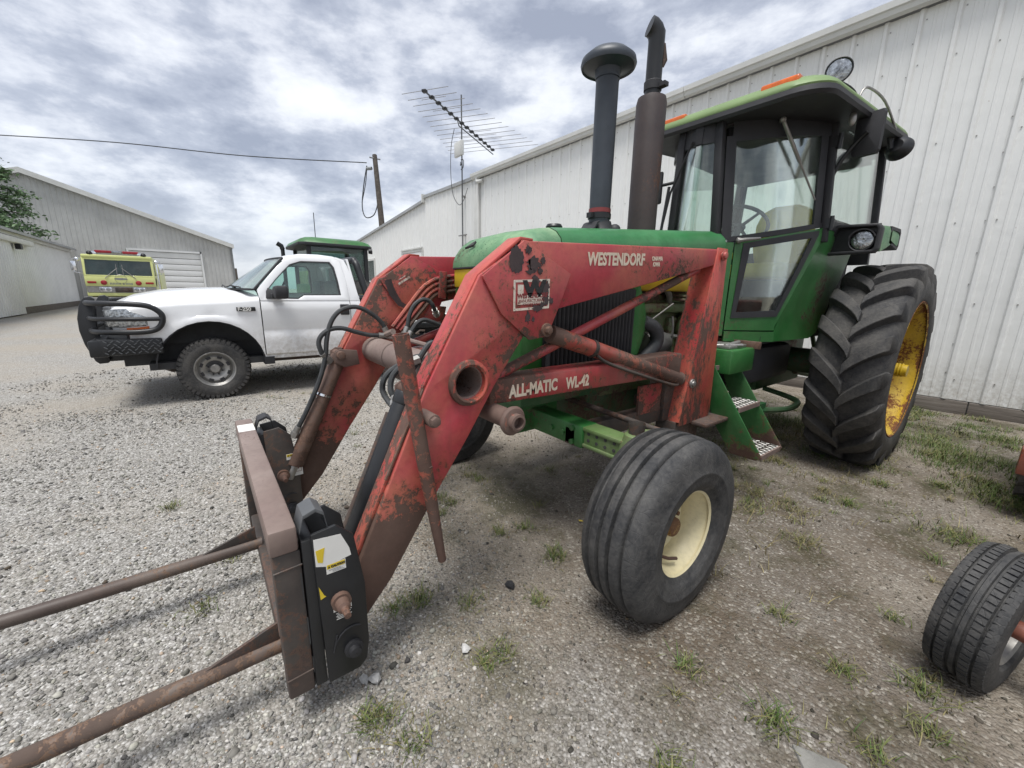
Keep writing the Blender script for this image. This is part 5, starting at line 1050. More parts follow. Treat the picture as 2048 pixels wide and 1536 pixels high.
# ================================================================== BALE SPEAR ON THE LOADER
sp_ = thing('bale_spear', 'rusty two pronged bale spear frame hanging on the black loader brackets low over the gravel', 'bale spear', (-1.85, .1, 0))
build(MB().bb((-2.47, .070, .640), (-1.215, .146, .722)), 'top_beam', M['rust_pink'], sp_, .010)
build(MB().bb((-1.285, .074, .125), (-1.222, .150, .640)), 'end_post', M['rust_dark'], sp_, .008)
build(MB().bb((-2.465, .074, .125), (-2.40, .150, .640)), 'end_post', M['rust_dark'], sp_, .008)
build(MB().bb((-2.40, .080, .125), (-1.285, .148, .205)), 'bottom_beam', M['rust_dark'], sp_, .008)
build(MB().tube([(-1.2215, .073, .585), (-1.2215, .15, .590)], .003, 6).tube([(-1.2215, .074, .20), (-1.2215, .15, .205)], .003, 6), 'weld_bead', M['rust_dark'], sp_)
build(MB().bb((-1.2225, .142, .46), (-1.2213, .146, .56)).bb((-1.2225, .146, .30), (-1.2213, .150, .40)).bb((-1.2225, .149, .19), (-1.2213, .153, .25)), 'seam_slot', M['dark_edge'], sp_)
build(MB().bb((-2.36, .074, .7215), (-2.24, .142, .7228)), 'paint_patch', M['paper'], sp_)
for x, z in ((-1.40, .195), (-2.09, .205)):
    spear = build(MB().tube([(x, .10, z), (x, -.55, z-.005), (x, -1.15, z+.0), (x, -1.30, z+.002)], [.0265, .027, .024, .004], 20), 'spear', M['spear_steel'], sp_, angle=50)
    build(MB().px([(.078, z+.012), (.078, z+.092), (-.16, z+.014)], x-.006, .012), 'spear_gusset', M['rust_dark'], sp_, .002)
def hitch(x0, x1, m, near):
    xo = max(x0, x1)
    for x in (x0, x1):
        build(MB().px([(.178, .680), (.25, .690), (.300, .640), (.325, .45), (.325, .23), (.315, .155), (.290, .13), (.19, .13)], x-.006, .012), 'bracket_plate', m if x == xo else M['black'], sp_, .003)
    build(MB().bb((x0, .152, .135), (x1, .186, .665)), 'bracket_back', M['black'], sp_, .004)
    # bent hook over the beam
    xs = xo-.005
    path = [(.152, .700), (.165, .745), (.20, .758), (.222, .74), (.230, .685)]
    build(MB().loft([[(xs-.085, y, z), (xs+.0, y, z), (xs+.0, y+.0, z-.012), (xs-.085, y, z-.012)] for y, z in path]).px([(.150, .69), (.165, .742), (.195, .755), (.19, .735), (.175, .72), (.165, .69)], xs-.09, .012), 'hook', M['grey_plastic'] if near else M['black_matte'], sp_, .003)
    build(MB().lathe([(0, .030), (.018, .030), (.018, .022), (.045, .020), (.050, .012), (.085, .010), (.085, .001)], (xo+.006, .245, .425), (1, 0, 0), 16), 'locking_pin', M['rust'], sp_)
    build(MB().lathe([(0, .030), (.012, .030), (.014, .020), (.030, .018), (.032, .001)], (xo+.006, .272, .225), (1, 0, 0), 18), 'pivot_pin', M['black_matte'], sp_)
    build(MB().tube([(xo+.008, .225+.0*k, .30) for k in (0,)]+[(xo+.008, .272+.062*math.cos(R(a)), .225+.085*math.sin(R(a))) for a in range(170, 60, -15)], .003, 6), 'weld_bead', M['black_matte'], sp_)
hitch(-1.36, -1.215, M['black'], True); hitch(-2.47, -2.325, M['rust_dark'], False)
XS = -1.2085
build(MB().px([(.184, .664), (.262, .656), (.284, .600), (.288, .572), (.215, .560), (.184, .572)], XS, .0008), 'sticker', M['paper'], sp_)
build(MB().px([(.187, .625), (.213, .628), (.204, .578), (.190, .585)], XS+.001, .0006), 'sticker', M['sticker_yellow'], sp_)
def caution(x, y0, y1, z0, z1):
    st = build(MB().bb((x, y0, z0), (x+.0006, y1, z1)), 'caution_sticker', M['paper'], sp_)
    build(MB().bb((x+.0008, y0+.002, (z0+z1)/2), (x+.0012, y1-.002, z1-.002)), 'sticker_head', M['sticker_yellow'], st)
    w = y1-y0; text('CAUTION', w*.17, (x+.0016, y0+w*.24, (z0+z1)/2+(z1-z0)*.10), (0, 1, 0), (0, 0, 1), M['print_black'], st, bold=.0006, sx=.95)
    build(MB().px([(y0+w*.08, (z0+z1)/2+(z1-z0)*.1), (y0+w*.2, (z0+z1)/2+(z1-z0)*.1), (y0+w*.14, z1-(z1-z0)*.12)], x+.0014, .0004), 'warning_triangle', M['print_black'], st)
    for k in range(3): build(MB().bb((x+.0008, y0+w*(.3 if k < 2 else .12), z0+(z1-z0)*(.10+.12*k)), (x+.0012, y1-w*(.08+.1*k), z0+(z1-z0)*(.14+.12*k))), 'fine_print', M['print_grey'], st)
caution(XS, .212, .270, .532, .566)
build(MB().px([(.186, .50), (.200, .462), (.205, .458), (.188, .452)], XS, .0006), 'sticker', M['sticker_yellow'], sp_)
XL = XS+.0004
lg = build(MB().ring([(XL, y, z) for y, z in ((.221, .388), (.277, .385), (.277, .420), (.221, .423))], [(XL, y, z) for y, z in ((.226, .393), (.272, .390), (.272, .415), (.226, .418))], (.0006, 0, 0)).px([(.224, .422), (.240, .421), (.236, .400), (.226, .392)], XL, .0006).px([(.262, .420), (.275, .419), (.274, .39), (.266, .392)], XL, .0006), 'maker_logo', M['paper'], sp_)
text('W', .026, (XL+.001, .231, .397), (0, 1, 0), (0, 0, 1), M['paper'], lg, bold=.0015, sx=1.2)
for k in range(5): build(MB().bb((XL, .228+.003*(k % 2), .378-.0055*k), (XL+.0006, .276-.004*(k % 3), .3805-.0055*k)), 'fine_print', M['paper'], lg)
XF = -2.3185
caution(XF, .268, .338, .503, .535)
lg2 = build(MB().bb((XF, .285, .405), (XF+.0006, .340, .462)), 'sticker', M['paper'], sp_)
text('W', .024, (XF+.001, .299, .443), (0, 1, 0), (0, 0, 1), M['decal_red'], lg2, bold=.0012, sx=1.1)
build(MB().ring([(XF+.001, y, z) for y, z in ((.290, .427), (.335, .427), (.335, .458), (.290, .458))], [(XF+.001, y, z) for y, z in ((.292, .429), (.333, .429), (.333, .456), (.292, .456))], (.0004, 0, 0)), 'sticker_print', M['decal_red'], lg2)

# ================================================================== WHITE PICKUP
TX = -7.2
pk = thing('pickup_truck', 'white single cab pickup truck with a black grille guard, parked beyond the loader', 'truck', (TX, 1.8, 0))
WY, WZ = 0.06, 0.385
def arch_z(y, cy=WY, cz=.43, r=.56):
    d = abs(y-cy); return cz+math.sqrt(max(0, r*r-d*d)) if d < r else 0
def body_ring(y):
    w = np.interp(y, [-.86, -.80, -.66, -.50, -.30, 0, .5, 1.0, 4], [.66, .76, .875, .935, .965, .985, .99, .995, .995])
    hz2 = np.interp(y, [-.86, -.80, -.66, -.4, -.1, .3, .62], [1.17, 1.225, 1.295, 1.355, 1.385, 1.40, 1.385])
    sh = np.interp(y, [-.86, -.6, -.2, .3, .62], [1.08, 1.15, 1.195, 1.22, 1.25])
    zb_ = max(np.interp(y, [-.86, -.5, .6, .7], [.80, .66, .50, .50]), arch_z(y))
    zb_ = min(zb_, 1.04); fl = .028*max(0, 1-abs(math.hypot(y-WY, 0)-.0)/.75)
    half = [(w+fl*.9, zb_), (w+fl, zb_+.035), (w+fl*.3, max(zb_+.07, min(.98, zb_+.10))), (w-.005, 1.06), (w-.002, sh-.03), (w-.012, sh), (w-.055, sh+.035), (w-.16, hz2-.075), (w-.26, hz2-.045), (w-.40, hz2-.028), (.30, hz2-.012), (0, hz2)]
    return [(TX+x, y, z) for x, z in half]+[(TX-x, y, z) for x, z in reversed(half[:-1])]
ys = sorted(set([-.86, -.83, -.80, -.74, -.66, -.58, -.53]+[WY-.56+.0001]+[WY+.56*math.cos(math.pi*k/16)*.999 for k in range(17)]+[.62-.0001, .62]))
rings = [body_ring(y) for y in ys]; mb = MB().loft(rings, closed=False)
mb.add(rings[0], [tuple(range(len(rings[0])))])
body = build(mb, 'front_body', M['truck_white'], pk, angle=42)
build(MB().bb((TX-.93, -.56, .42), (TX+.90, .66, .50)).bb((TX-.7, -.8, .45), (TX+.62, .7, 1.1)).bb((TX+.6, -.55, .7), (TX+.66, .68, 1.15)), 'wheel_well', M['dark_edge'], pk)
build(MB().loft([[(TX+.968, WY+r*math.cos(R(a)), .43+r*math.sin(R(a))) for r in (.545, .56)]+[(TX+.66, WY+r*math.cos(R(a)), .43+r*math.sin(R(a))) for r in (.58, .565)] for a in range(0, 181, 10)], closed=True), 'arch_liner', M['black_matte'], pk)
build(MB().bb((TX+.62, .60, .40), (TX+.98, .72, .50)), 'mud_flap', M['black_matte'], pk)
# front face: grille, lamps
build(MB().bb((TX-.52, -.885, .86), (TX+.52, -.85, 1.12)).ring([(TX-.56, -.90, .83), (TX+.56, -.90, .83), (TX+.56, -.90, 1.15), (TX-.56, -.90, 1.15)], [(TX-.50, -.90, .88), (TX+.50, -.90, .88), (TX+.50, -.90, 1.10), (TX-.50, -.90, 1.10)], (0, .05, 0)), 'grille', M['grey_plastic'], pk, .008)
for s in (1, -1):
    p0, p1, p2, p3 = (TX+s*.60, -.895), (TX+s*.76, -.835), (TX+s*.875, -.70), (TX+s*.935, -.505)
    hl = build(MB().loft([[(x, y-.012, z0), (x+s*.012, y-.016, (z0+z1)/2), (x, y-.012, z1), (x-s*.06, y+.06, z1), (x-s*.06, y+.06, z0)] for (x, y), z0, z1 in ((p0, .93, 1.10), (p1, .93, 1.125), (p2, .935, 1.14), (p3, .95, 1.05))]), 'headlight', M['lamp_glass'], pk, angle=30)
    build(MB().loft([[(x+s*.006, y-.014, z0), (x+s*.006, y-.014, z1), (x-s*.05, y+.05, z1), (x-s*.05, y+.05, z0)] for (x, y), z0, z1 in (((TX+s*.885, -.68), .845, .925), ((TX+s*.915, -.58), .85, .93), ((TX+s*.937, -.49), .87, .945))]), 'turn_signal', M['amber'], hl)
    build(MB().loft([[(x+s*.0, y-.008, z0), (x, y-.008, z1), (x-s*.05, y+.05, z1), (x-s*.05, y+.05, z0)] for (x, y), z0, z1 in ((p0, .80, 1.12), (p1, .80, .845), (p2, .80, .845))]), 'lamp_surround', M['grey_plastic'], hl)
    # door, with crease and a raised lower edge
    rx = TX+s*.995
    def dr(y0, y1, name, par, xoff=0.0):
        P = [(-.028, .515), (-.004, .54), (.0, .70), (-.004, .80), (-.022, .835), (-.020, .86), (-.006, .95), (.002, 1.10), (-.004, 1.20), (-.020, 1.225), (-.024, 1.245)]
        R_ = [[(rx+s*(dx+xoff), y, z) for dx, z in P]+[(rx+s*(dx+xoff-.05), y, z) for dx, z in reversed(P)] for y in (y0, (y0+y1)/2, y1)]
        return build(MB().loft(R_), name, M['truck_white'], par, angle=32)
    door = dr(.632, 1.745, 'door', pk, .003); dr(1.755, 1.90, 'cab_corner', pk, .001)
    build(MB().bb((min(rx+s*.004, rx+s*.02), 1.605, 1.035), (max(rx+s*.004, rx+s*.02), 1.73, 1.185)), 'door_handle', M['black_matte'], door, .012)
    build(MB().bb((TX+s*.80, .62, .47), (TX+s*.97, 1.9, .53)), 'rocker', M['truck_white'], pk, .01)
    def tl(y, z): k = max(0, (z-1.23)/.62); return (TX+s*(.985-.215*k), y, z)   # greenhouse leans in
    Wn = [(.700, 1.265), (.715, 1.36), (.845, 1.515), (.945, 1.62), (1.04, 1.715), (1.18, 1.765), (1.56, 1.775), (1.61, 1.70), (1.635, 1.50), (1.645, 1.31), (1.16, 1.305), (1.08, 1.255)]
    Ou = [(.632, 1.235), (.610, 1.37), (.760, 1.545), (.880, 1.68), (.985, 1.775), (1.14, 1.828), (1.60, 1.842), (1.70, 1.79), (1.745, 1.52), (1.755, 1.235), (1.20, 1.235), (1.00, 1.235)]
    build(MB().ring([tl(*p) for p in Ou], [tl(*p) for p in Wn], (-.03*s, 0, 0)), 'window_frame', M['truck_white'], door, .006)
    e_ = MB().ring([Vector(tl(*p))+Vector((-.004*s, 0, 0)) for p in Wn], [Vector(tl(1.14+(p[0]-1.14)*.955, 1.51+(p[1]-1.51)*.935))+Vector((-.004*s, 0, 0)) for p in Wn], (-.015*s, 0, 0)); build(e_, 'window_seal', M['black_matte'], door)
    build(MB().prism([Vector(tl(*p))+Vector((-.014*s, 0, 0)) for p in Wn], (-.004*s, 0, 0)), 'side_glass', M['glass'], door, smooth=False)
    Q = [(1.755, 1.235), (1.745, 1.52), (1.70, 1.79), (1.60, 1.842), (1.66, 1.845), (1.76, 1.815), (1.80, 1.72), (1.88, 1.36), (1.90, 1.235)]
    build(MB().prism([Vector(tl(*p))+Vector((-.004*s, 0, 0)) for p in Q], (-.03*s, 0, 0)), 'cab_pillar', M['truck_white'], pk, .006)
    mr_ = build(MB().bb((min(rx-.02*s, rx+.12*s), .75, 1.27), (max(rx-.02*s, rx+.12*s), .86, 1.33)).prism([tl(.70, 1.26), tl(.73, 1.40), tl(.87, 1.34), tl(.87, 1.26)], (.02*s, 0, 0)), 'side_mirror', M['black_matte'], pk, .008)
    build(MB().loft([[(rx+s*(.05+x*.2), y, 1.345+dz) for x, dz in ((-.02, -.075), (1, -.085), (1.08, .0), (1, .085), (-.02, .075))] for y in (.77, .80, .90, .93)]), 'mirror_head', M['black_matte'], mr_, .03)
# badge
bx_ = TX+1.0
bd_ = build(MB().bb((bx_-.01, .36, 1.105), (bx_+.004, .565, 1.155)), 'badge', M['print_black'], body, .003)
text('F-250', .062, (bx_+.005, .372, 1.110), (0, 1, 0), (0, 0, 1), M['paper'], bd_, bold=.002, sx=1.02)
# roof, windscreen, back wall
def roof_ring(y, w, z): return [(TX-w, y, z-.045), (TX-w+.04, y, z-.012), (TX-w+.16, y, z+.008), (TX, y, z+.02), (TX+w-.16, y, z+.008), (TX+w-.04, y, z-.012), (TX+w, y, z-.045), (TX+w-.1, y, z-.06), (TX-w+.1, y, z-.06)]
build(MB().loft([roof_ring(y, w, z) for y, w, z in ((.94, .74, 1.795), (1.02, .76, 1.83), (1.2, .775, 1.865), (1.45, .775, 1.872), (1.65, .77, 1.858), (1.76, .76, 1.815))]), 'roof', M['truck_white'], pk, angle=50)
ws = [(TX+x*.93, .30+.28*abs(x)**2.2, 1.375) for x in [-1+2*i/12 for i in range(13)]]; wt = [(TX+x*.72, .87+.10*abs(x)**2.2, 1.80) for x in [-1+2*i/12 for i in range(13)]]
build(MB().loft([[a, b, (b[0], b[1]+.008, b[2]-.008), (a[0], a[1]+.008, a[2]-.008)] for a, b in zip(ws, wt)]), 'windshield', M['glass'], pk, angle=60)
sealp = ws+list(reversed(wt)); build(MB().tube(ws+[wt[-1]]+list(reversed(wt))+[ws[0]], .016, 6), 'windshield_seal', M['black_matte'], pk)
build(MB().tube([(TX+.2, .32, 1.40), (TX+.5, .36, 1.42), (TX+.75, .45, 1.40)], .008, 6).tube([(TX-.5, .30, 1.40), (TX-.1, .30, 1.43), (TX+.2, .31, 1.40)], .008, 6).tube([(TX+.6, .40, 1.40), (TX+.35, .38, 1.42)], .014, 6), 'wiper', M['black_matte'], pk)
build(MB().loft([[(TX+x*.93, .20+.30*abs(x)**2, 1.385-.02*abs(x)), (TX+x*.94, .34+.28*abs(x)**2, 1.375)] for x in [-1+2*i/10 for i in range(11)]], closed=False), 'cowl_grille', M['black_matte'], pk)
build(MB().bb((TX-.95, 1.86, .5), (TX+.95, 1.90, 1.30)).ring([(TX-.96, 1.87, 1.23), (TX+.96, 1.87, 1.23), (TX+.78, 1.79, 1.83), (TX-.78, 1.79, 1.83)], [(TX-.72, 1.86, 1.32), (TX+.72, 1.86, 1.32), (TX+.64, 1.82, 1.74), (TX-.64, 1.82, 1.74)], (0, .03, 0)), 'cab_back', M['truck_white'], pk)
build(MB().add([(TX-.73, 1.868, 1.31), (TX+.73, 1.868, 1.31), (TX+.65, 1.828, 1.75), (TX-.65, 1.828, 1.75)], [(0, 1, 2, 3)]), 'rear_glass', M['glass'], pk)
build(MB().bb((TX-.9, .7, .55), (TX+.9, 1.85, .62)).bb((TX-.85, .55, .95), (TX+.85, .85, 1.28)), 'cab_floor', M['interior'], pk)
for x in (-.42, .42): build(MB().bb((TX+x-.3, 1.2, .75), (TX+x+.3, 1.65, .95)).bb((TX+x-.28, 1.6, .9), (TX+x+.28, 1.75, 1.52)), 'seat', M['grey_plastic'], pk, .05)
build(MB().tube([(TX+.42+.18*math.cos(t), .98+.05*math.sin(t), 1.33+.17*math.sin(t)) for t in [2*math.pi*k/20 for k in range(21)]], .014, 6, False).tube([(TX+.42, .98, 1.33), (TX+.42, .8, 1.2)], .03, 8).tube([(TX+.25, .98, 1.33), (TX+.59, .98, 1.33)], .014, 6), 'steering_wheel', M['interior'], pk)
def pk_wheel(y, s):
    xo = TX+s*.965; xm = xo-s*.125
    h = build(MB().lathe([(s*a, r) for a, r in ((.04, .055), (.075, .055), (.085, .045), (.085, .001))], (xm, y, WZ), (1, 0, 0), 20), 'wheel', M['steel'], pk)
    rim = MB().lathe([(s*a, r) for a, r in ((.118, .205), (.125, .215), (.12, .222), (.10, .212), (.085, .190), (.06, .178), (.07, .165), (.082, .15), (.075, .12), (.05, .095), (.045, .055), (.04, .05))], (xm, y, WZ), (1, 0, 0), 40)
    build(rim, 'rim', M['steel'], h)
    hs_ = MB()
    for k in range(8):
        t = 2*math.pi*(k+.5)/8; c = Vector((xm+s*.083, y+.148*math.cos(t), WZ+.148*math.sin(t)))
        hs_.box(c, (.006, .032, .05), Matrix.Rotation(t, 3, 'X'))
        hs_.cyl((xm+s*.045, y+.075*math.cos(t), WZ+.075*math.sin(t)), (xm+s*.075, y+.075*math.cos(t), WZ+.075*math.sin(t)), .010, n=6)
    build(hs_, 'rim_slots', M['black_matte'], h)
    t = MB(); P = [(.115, .212), (.130, .235), (.135, .29), (.128, .335), (.112, .362), (.09, .372)]
    t.lathe([(s*a, r) for a, r in P]+[(-s*a, r) for a, r in reversed(P)], (xm, y, WZ), (1, 0, 0), 64)
    for k in range(42):
        th = 2*math.pi*k/42
        for a0, a1, dt in ((-.132, -.05, 0), (-.045, .045, .075), (.05, .132, 0)):
            rings = []
            for a in (a0, (a0+a1)/2, a1):
                rb = .355 if abs(a) < .1 else .33; rt2 = .388 if abs(a) < .11 else .368
                tt = th+dt+a*.25
                rings.append([(xm+a, y+r*math.cos(tt+dd), WZ+r*math.sin(tt+dd)) for r, dd in ((rb, -.05), (rb, .05), (rt2, .045), (rt2, -.045))])
            t.loft(rings)
    build(t, 'tyre', M['tyre_dusty'], h, angle=40)
for y in (WY, 3.55):
    for s in (1, -1): pk_wheel(y, s)
# black replacement bumper and grille guard
gd = build(MB().bb((TX-.98, -1.02, .62), (TX+.98, -.86, .80)).pz([(TX+.60, -1.02), (TX+.98, -.93), (TX+1.01, -.40), (TX+.93, -.40), (TX+.90, -.86), (TX+.6, -.9)], .63, .18).pz([(TX-.60, -1.02), (TX-.98, -.93), (TX-1.01, -.40), (TX-.93, -.40), (TX-.90, -.86), (TX-.6, -.9)], .63, .18).bb((TX-.45, -.98, .5), (TX+.45, -.6, .62)), 'bumper', M['black'], pk, .015)
dia = MB()
for i in range(9):
    for j in range(5): dia.box((TX+1.006+.0006*0, -.88+.055*i+.027*(j % 2), .66+.032*j), (.012, .034, .009), Matrix.Rotation(R(38 if (i+j) % 2 else -38), 3, 'X'))
build(dia, 'diamond_tread', M['grey_plastic'], gd)
for s in (1, -1):
    x = TX+s*.47
    build(MB().px([(-.96, 1.24), (-1.0, 1.27), (-1.05, 1.26), (-1.10, 1.17), (-1.135, 1.02), (-1.14, .88), (-1.12, .72), (-1.06, .52), (-1.03, .485), (-.95, .49), (-.93, .53), (-.98, .75), (-.985, .95), (-.965, 1.15)], x-.03, .06), 'guard_upright', M['black'], gd, .008)
    P = [(x, -1.02, 1.20), (x+s*.12, -1.02, 1.20), (x+s*.32, -.95, 1.20), (x+s*.46, -.80, 1.20), (x+s*.535, -.60, 1.195), (x+s*.545, -.46, 1.17), (x+s*.545, -.375, 1.10), (x+s*.545, -.36, 1.03), (x+s*.545, -.39, .95), (x+s*.545, -.46, .90), (x+s*.535, -.60, .885), (x+s*.46, -.80, .885), (x+s*.32, -.95, .885), (x+s*.12, -1.02, .885), (x, -1.02, .885)]
    build(MB().tube(smooth_path(P, 4), .030, 12), 'guard_hoop', M['black'], gd)
    build(MB().tube(smooth_path([(x, -1.02, 1.03), (x+s*.12, -1.02, 1.03), (x+s*.32, -.95, 1.03), (x+s*.46, -.80, 1.03), (x+s*.54, -.58, 1.03), (x+s*.545, -.37, 1.03)], 4), .024, 10), 'guard_bar', M['black'], gd)
build(MB().tube([(TX-.47, -1.03, 1.17), (TX+.47, -1.03, 1.17)], .028, 10), 'guard_bar', M['black'], gd)
build(MB().tube([(TX-.47, -1.03, .92), (TX+.47, -1.03, .92)], .028, 10), 'guard_bar', M['black'], gd)
build(MB().cyl((TX-.8, WY, .40), (TX+.8, WY, .40), .06).bb((TX+.35, -.5, .36), (TX+.5, 4.2, .55)).bb((TX-.5, -.5, .36), (TX-.35, 4.2, .55)).cyl((TX+.3, -.55, .42), (TX+.75, -.35, .40), .045).bb((TX+.45, -.1, .36), (TX+.62, .25, .5)).cyl((TX-.8, 3.55, .40), (TX+.8, 3.55, .40), .07), 'chassis', M['rust_dark'], pk, .01)
# flatbed with headache rack
fb = build(MB().bb((TX-1.03, 2.02, .80), (TX+1.03, 4.75, .88)).bb((TX-.9, 2.0, .62), (TX+.9, 4.6, .80)), 'flatbed', M['black'], pk, .01)
pl0 = build(MB().bb((TX-1.0, 2.06, .882), (TX-.80, 4.72, .915)), 'deck_board', M['grey_white'], fb, .005)
for k in range(1, 10): copy_part(pl0, fb, (.202*k, 0, 0))
def rk(s): return [(TX+s*.95, 2.10, .88), (TX+s*.92, 2.04, 1.25), (TX+s*.78, 1.96, 1.70), (TX+s*.70, 1.94, 1.80), (TX+s*.55, 1.93, 1.83)]
build(MB().tube(smooth_path(rk(1)+list(reversed(rk(-1))), 4), .05, 10), 'rack_hoop', M['black'], fb)
for z, w in ((1.25, .92), (1.05, .94)): build(MB().tube([(TX-w, 2.05, z), (TX+w, 2.05, z)], .035, 8), 'rack_rail', M['black'], fb)
build(MB().bb((TX-.92, 2.03, .9), (TX+.92, 2.05, 1.22)), 'rack_panel', M['black_matte'], fb)
build(MB().bb((TX-1.0, 2.1, .915), (TX+1.02, 2.55, 1.30)), 'tool_box', M['black'], fb, .02)
junk = MB(); rj = random.Random(4)
for _ in range(46):
    p = Vector((TX+rj.uniform(.55, 1.15), rj.uniform(2.1, 3.3), rj.uniform(.45, .74))); d = Vector((rj.uniform(-1, 1), rj.uniform(-1, 1), rj.uniform(-.4, .5)))*.22
    junk.tube([p-d*.5, p+Vector((0, 0, rj.uniform(-.05, .05))), p+d*.5], rj.uniform(.006, .02), 5)
o_ = build(junk, 'hanging_gear', M['rust_dark'], pk); o_['kind'] = 'stuff'
build(MB().bb((TX+.55, 2.1, .40), (TX+1.0, 3.05, .70)), 'under_box', M['black_matte'], pk, .02)

# ================================================================== GREEN TRACTOR BEHIND THE PICKUP
X2 = -10.6
t2 = thing('tractor', 'second green tractor mostly hidden behind the white pickup, its roof showing above the cab', 'tractor', (X2, 2.6, 0))
def r2(z, i, hx=.88, y0=1.80, y1=3.35): return [(X2-hx+i+.12, y0+i, z), (X2+hx-i-.12, y0+i, z), (X2+hx-i, y0+i+.12, z), (X2+hx-i, y1-i-.12, z), (X2+hx-i-.12, y1-i, z), (X2-hx+i+.12, y1-i, z), (X2-hx+i, y1-i-.12, z), (X2-hx+i, y0+i+.12, z)]
rf = build(MB().loft([r2(2.29, .04), r2(2.30, 0), r2(2.36, .0)]), 'roof', M['black_matte'], t2, .01)
build(MB().loft([r2(2.36, .01), r2(2.43, .06), r2(2.48, .18), r2(2.49, .3)]), 'roof_shell', M['green'], rf, angle=40)
pp = MB()
for x in (-.75, .75):
    for y in (2.0, 3.2): build(MB().bb((X2+x-.04, y-.04, 1.2), (X2+x+.04, y+.04, 2.30)), 'cab_post', M['black_matte'], t2)
for s in (1, -1): build(MB().bb((X2+s*.75-.003, 2.04, 1.5), (X2+s*.75+.003, 3.16, 2.28)), 'side_window', M['glass_dark'], t2)
build(MB().bb((X2-.71, 1.997, 1.5), (X2+.71, 2.003, 2.28)), 'windshield', M['glass_dark'], t2)
build(MB().bb((X2-.71, 3.197, 1.5), (X2+.71, 3.203, 2.28)), 'rear_window', M['glass_dark'], t2)
build(MB().bb((X2-.78, 1.96, .9), (X2+.78, 3.24, 1.5)), 'cab_body', M['green'], t2, .02)
build(MB().cyl((X2+.55, 2.2, 2.45), (X2+.56, 2.2, 3.0), .008, n=6), 'radio_aerial', M['black'], t2)
build(MB().bb((X2-.35, -.2, .80), (X2+.35, 1.95, 1.25)), 'hood', M['green'], t2, .06)
build(MB().bb((X2-.28, -.1, .5), (X2+.28, 3.6, .95)), 'transmission', M['green_dark'], t2, .02)
build(MB().cyl((X2+.0, 1.62, 1.25), (X2, 1.62, 2.26), .04).tube([(X2, 1.62, 2.24), (X2, 1.60, 2.31), (X2, 1.52, 2.36)], .05, 10), 'exhaust_pipe', M['black'], t2)
build(MB().lathe([(-.05, .001), (-.05, .05), (.03, .06), (.035, .001)], (X2+.98, 3.25, 2.24), (.2, .9, 0), 14).cyl((X2+.85, 3.28, 2.28), (X2+.96, 3.25, 2.25), .015), 'work_light', M['black'], t2)
build(MB().tube([(X2+.5, 4.0, 1.5), (X2+.52, 3.9, 1.95)], .014, 6).sphere((X2+.52, 3.9, 1.97), .04), 'control_lever', M['black'], t2)
def wheel2(x, y, r, w, m):
    h = build(MB().lathe([(-w*.2, .05), (-w*.15, r*.58), (w*.45, r*.60), (w*.47, r*.64)], (x, y, r), (1, 0, 0), 28), 'wheel', m, t2)
    tt = MB(); tt.lathe([(-w*.48, r*.62), (-w*.5, r*.8), (-w*.4, r*.96), (w*.4, r*.96), (w*.5, r*.8), (w*.48, r*.62)], (x, y, r), (1, 0, 0), 40)
    for k in range(20):
        th = 2*math.pi*k/20
        for s in (1, -1): tt.loft([[(x+s*a*w, y+q*r*math.cos(th+d+a*.5), r+q*r*math.sin(th+d+a*.5)) for q, d in ((.94, -.04), (.94, .04), (1.0, .03), (1.0, -.03))] for a in (.02, .25, .49)])
    build(tt, 'tyre', M['tyre_dusty'], h)
for s in (1, -1): wheel2(X2+s*.95, 2.95, .80, .42, M['yellow']); wheel2(X2+s*.80, .25, .42, .26, M['yellow'])

# ================================================================== LIME YELLOW FIRE ENGINE (local: front faces -Y, turned to face +X)
fe = thing('fire_engine', 'lime yellow fire engine with a red and clear light bar parked facing the yard', 'fire engine', (-25, -2.62, 0), R(90))
def FB(mb, name, m, par=fe, bevel=0, **k): return build(mb, name, m, par, bevel, local=True, **k)
HW = 1.14
cabp = [(0.02, .93), (0.0, 1.10), (0.0, 1.52), (.02, 1.74), (.16, 2.50), (.22, 2.60), (.40, 2.66), (2.1, 2.66), (2.1, .60), (1.0, .60), (.9, .93)]
FB(MB().bb((-HW+.1, .25, 1.3), (HW-.1, 2.0, 2.45)).bb((-HW+.1, .9, .9), (HW-.1, 2.0, 1.3)), 'cab_interior_fill', plain('fire_cab_reflection_teal', (.13, .18, .19), .6, var=.5, scale=2), fe)  # box added behind the glass, its teal painting the windshield's reflection
cab_ = FB(MB().ring([(-HW, .012, 1.76), (HW, .012, 1.76), (HW, .17, 2.56), (-HW, .17, 2.56)], [(-HW+.07, .022, 1.82), (HW-.07, .022, 1.82), (HW-.09, .15, 2.46), (-HW+.09, .15, 2.46)], (0, .06, 0)), 'cab', M['fire_yellow'], bevel=.008)
FB(MB().bb((-HW, .02, .92), (HW, .9, 1.08)).bb((-HW, .0, 1.34), (HW, .9, 1.76)), 'cab_front', M['fire_yellow'], cab_, .03)
FB(MB().bb((-HW+.02, .012, 1.08), (HW-.02, .5, 1.34)), 'chrome_band', M['steel'], cab_)
FB(MB().bb((-HW, .13, 2.52), (HW, 2.1, 2.67)), 'cab_roof', M['fire_yellow'], cab_, .05)
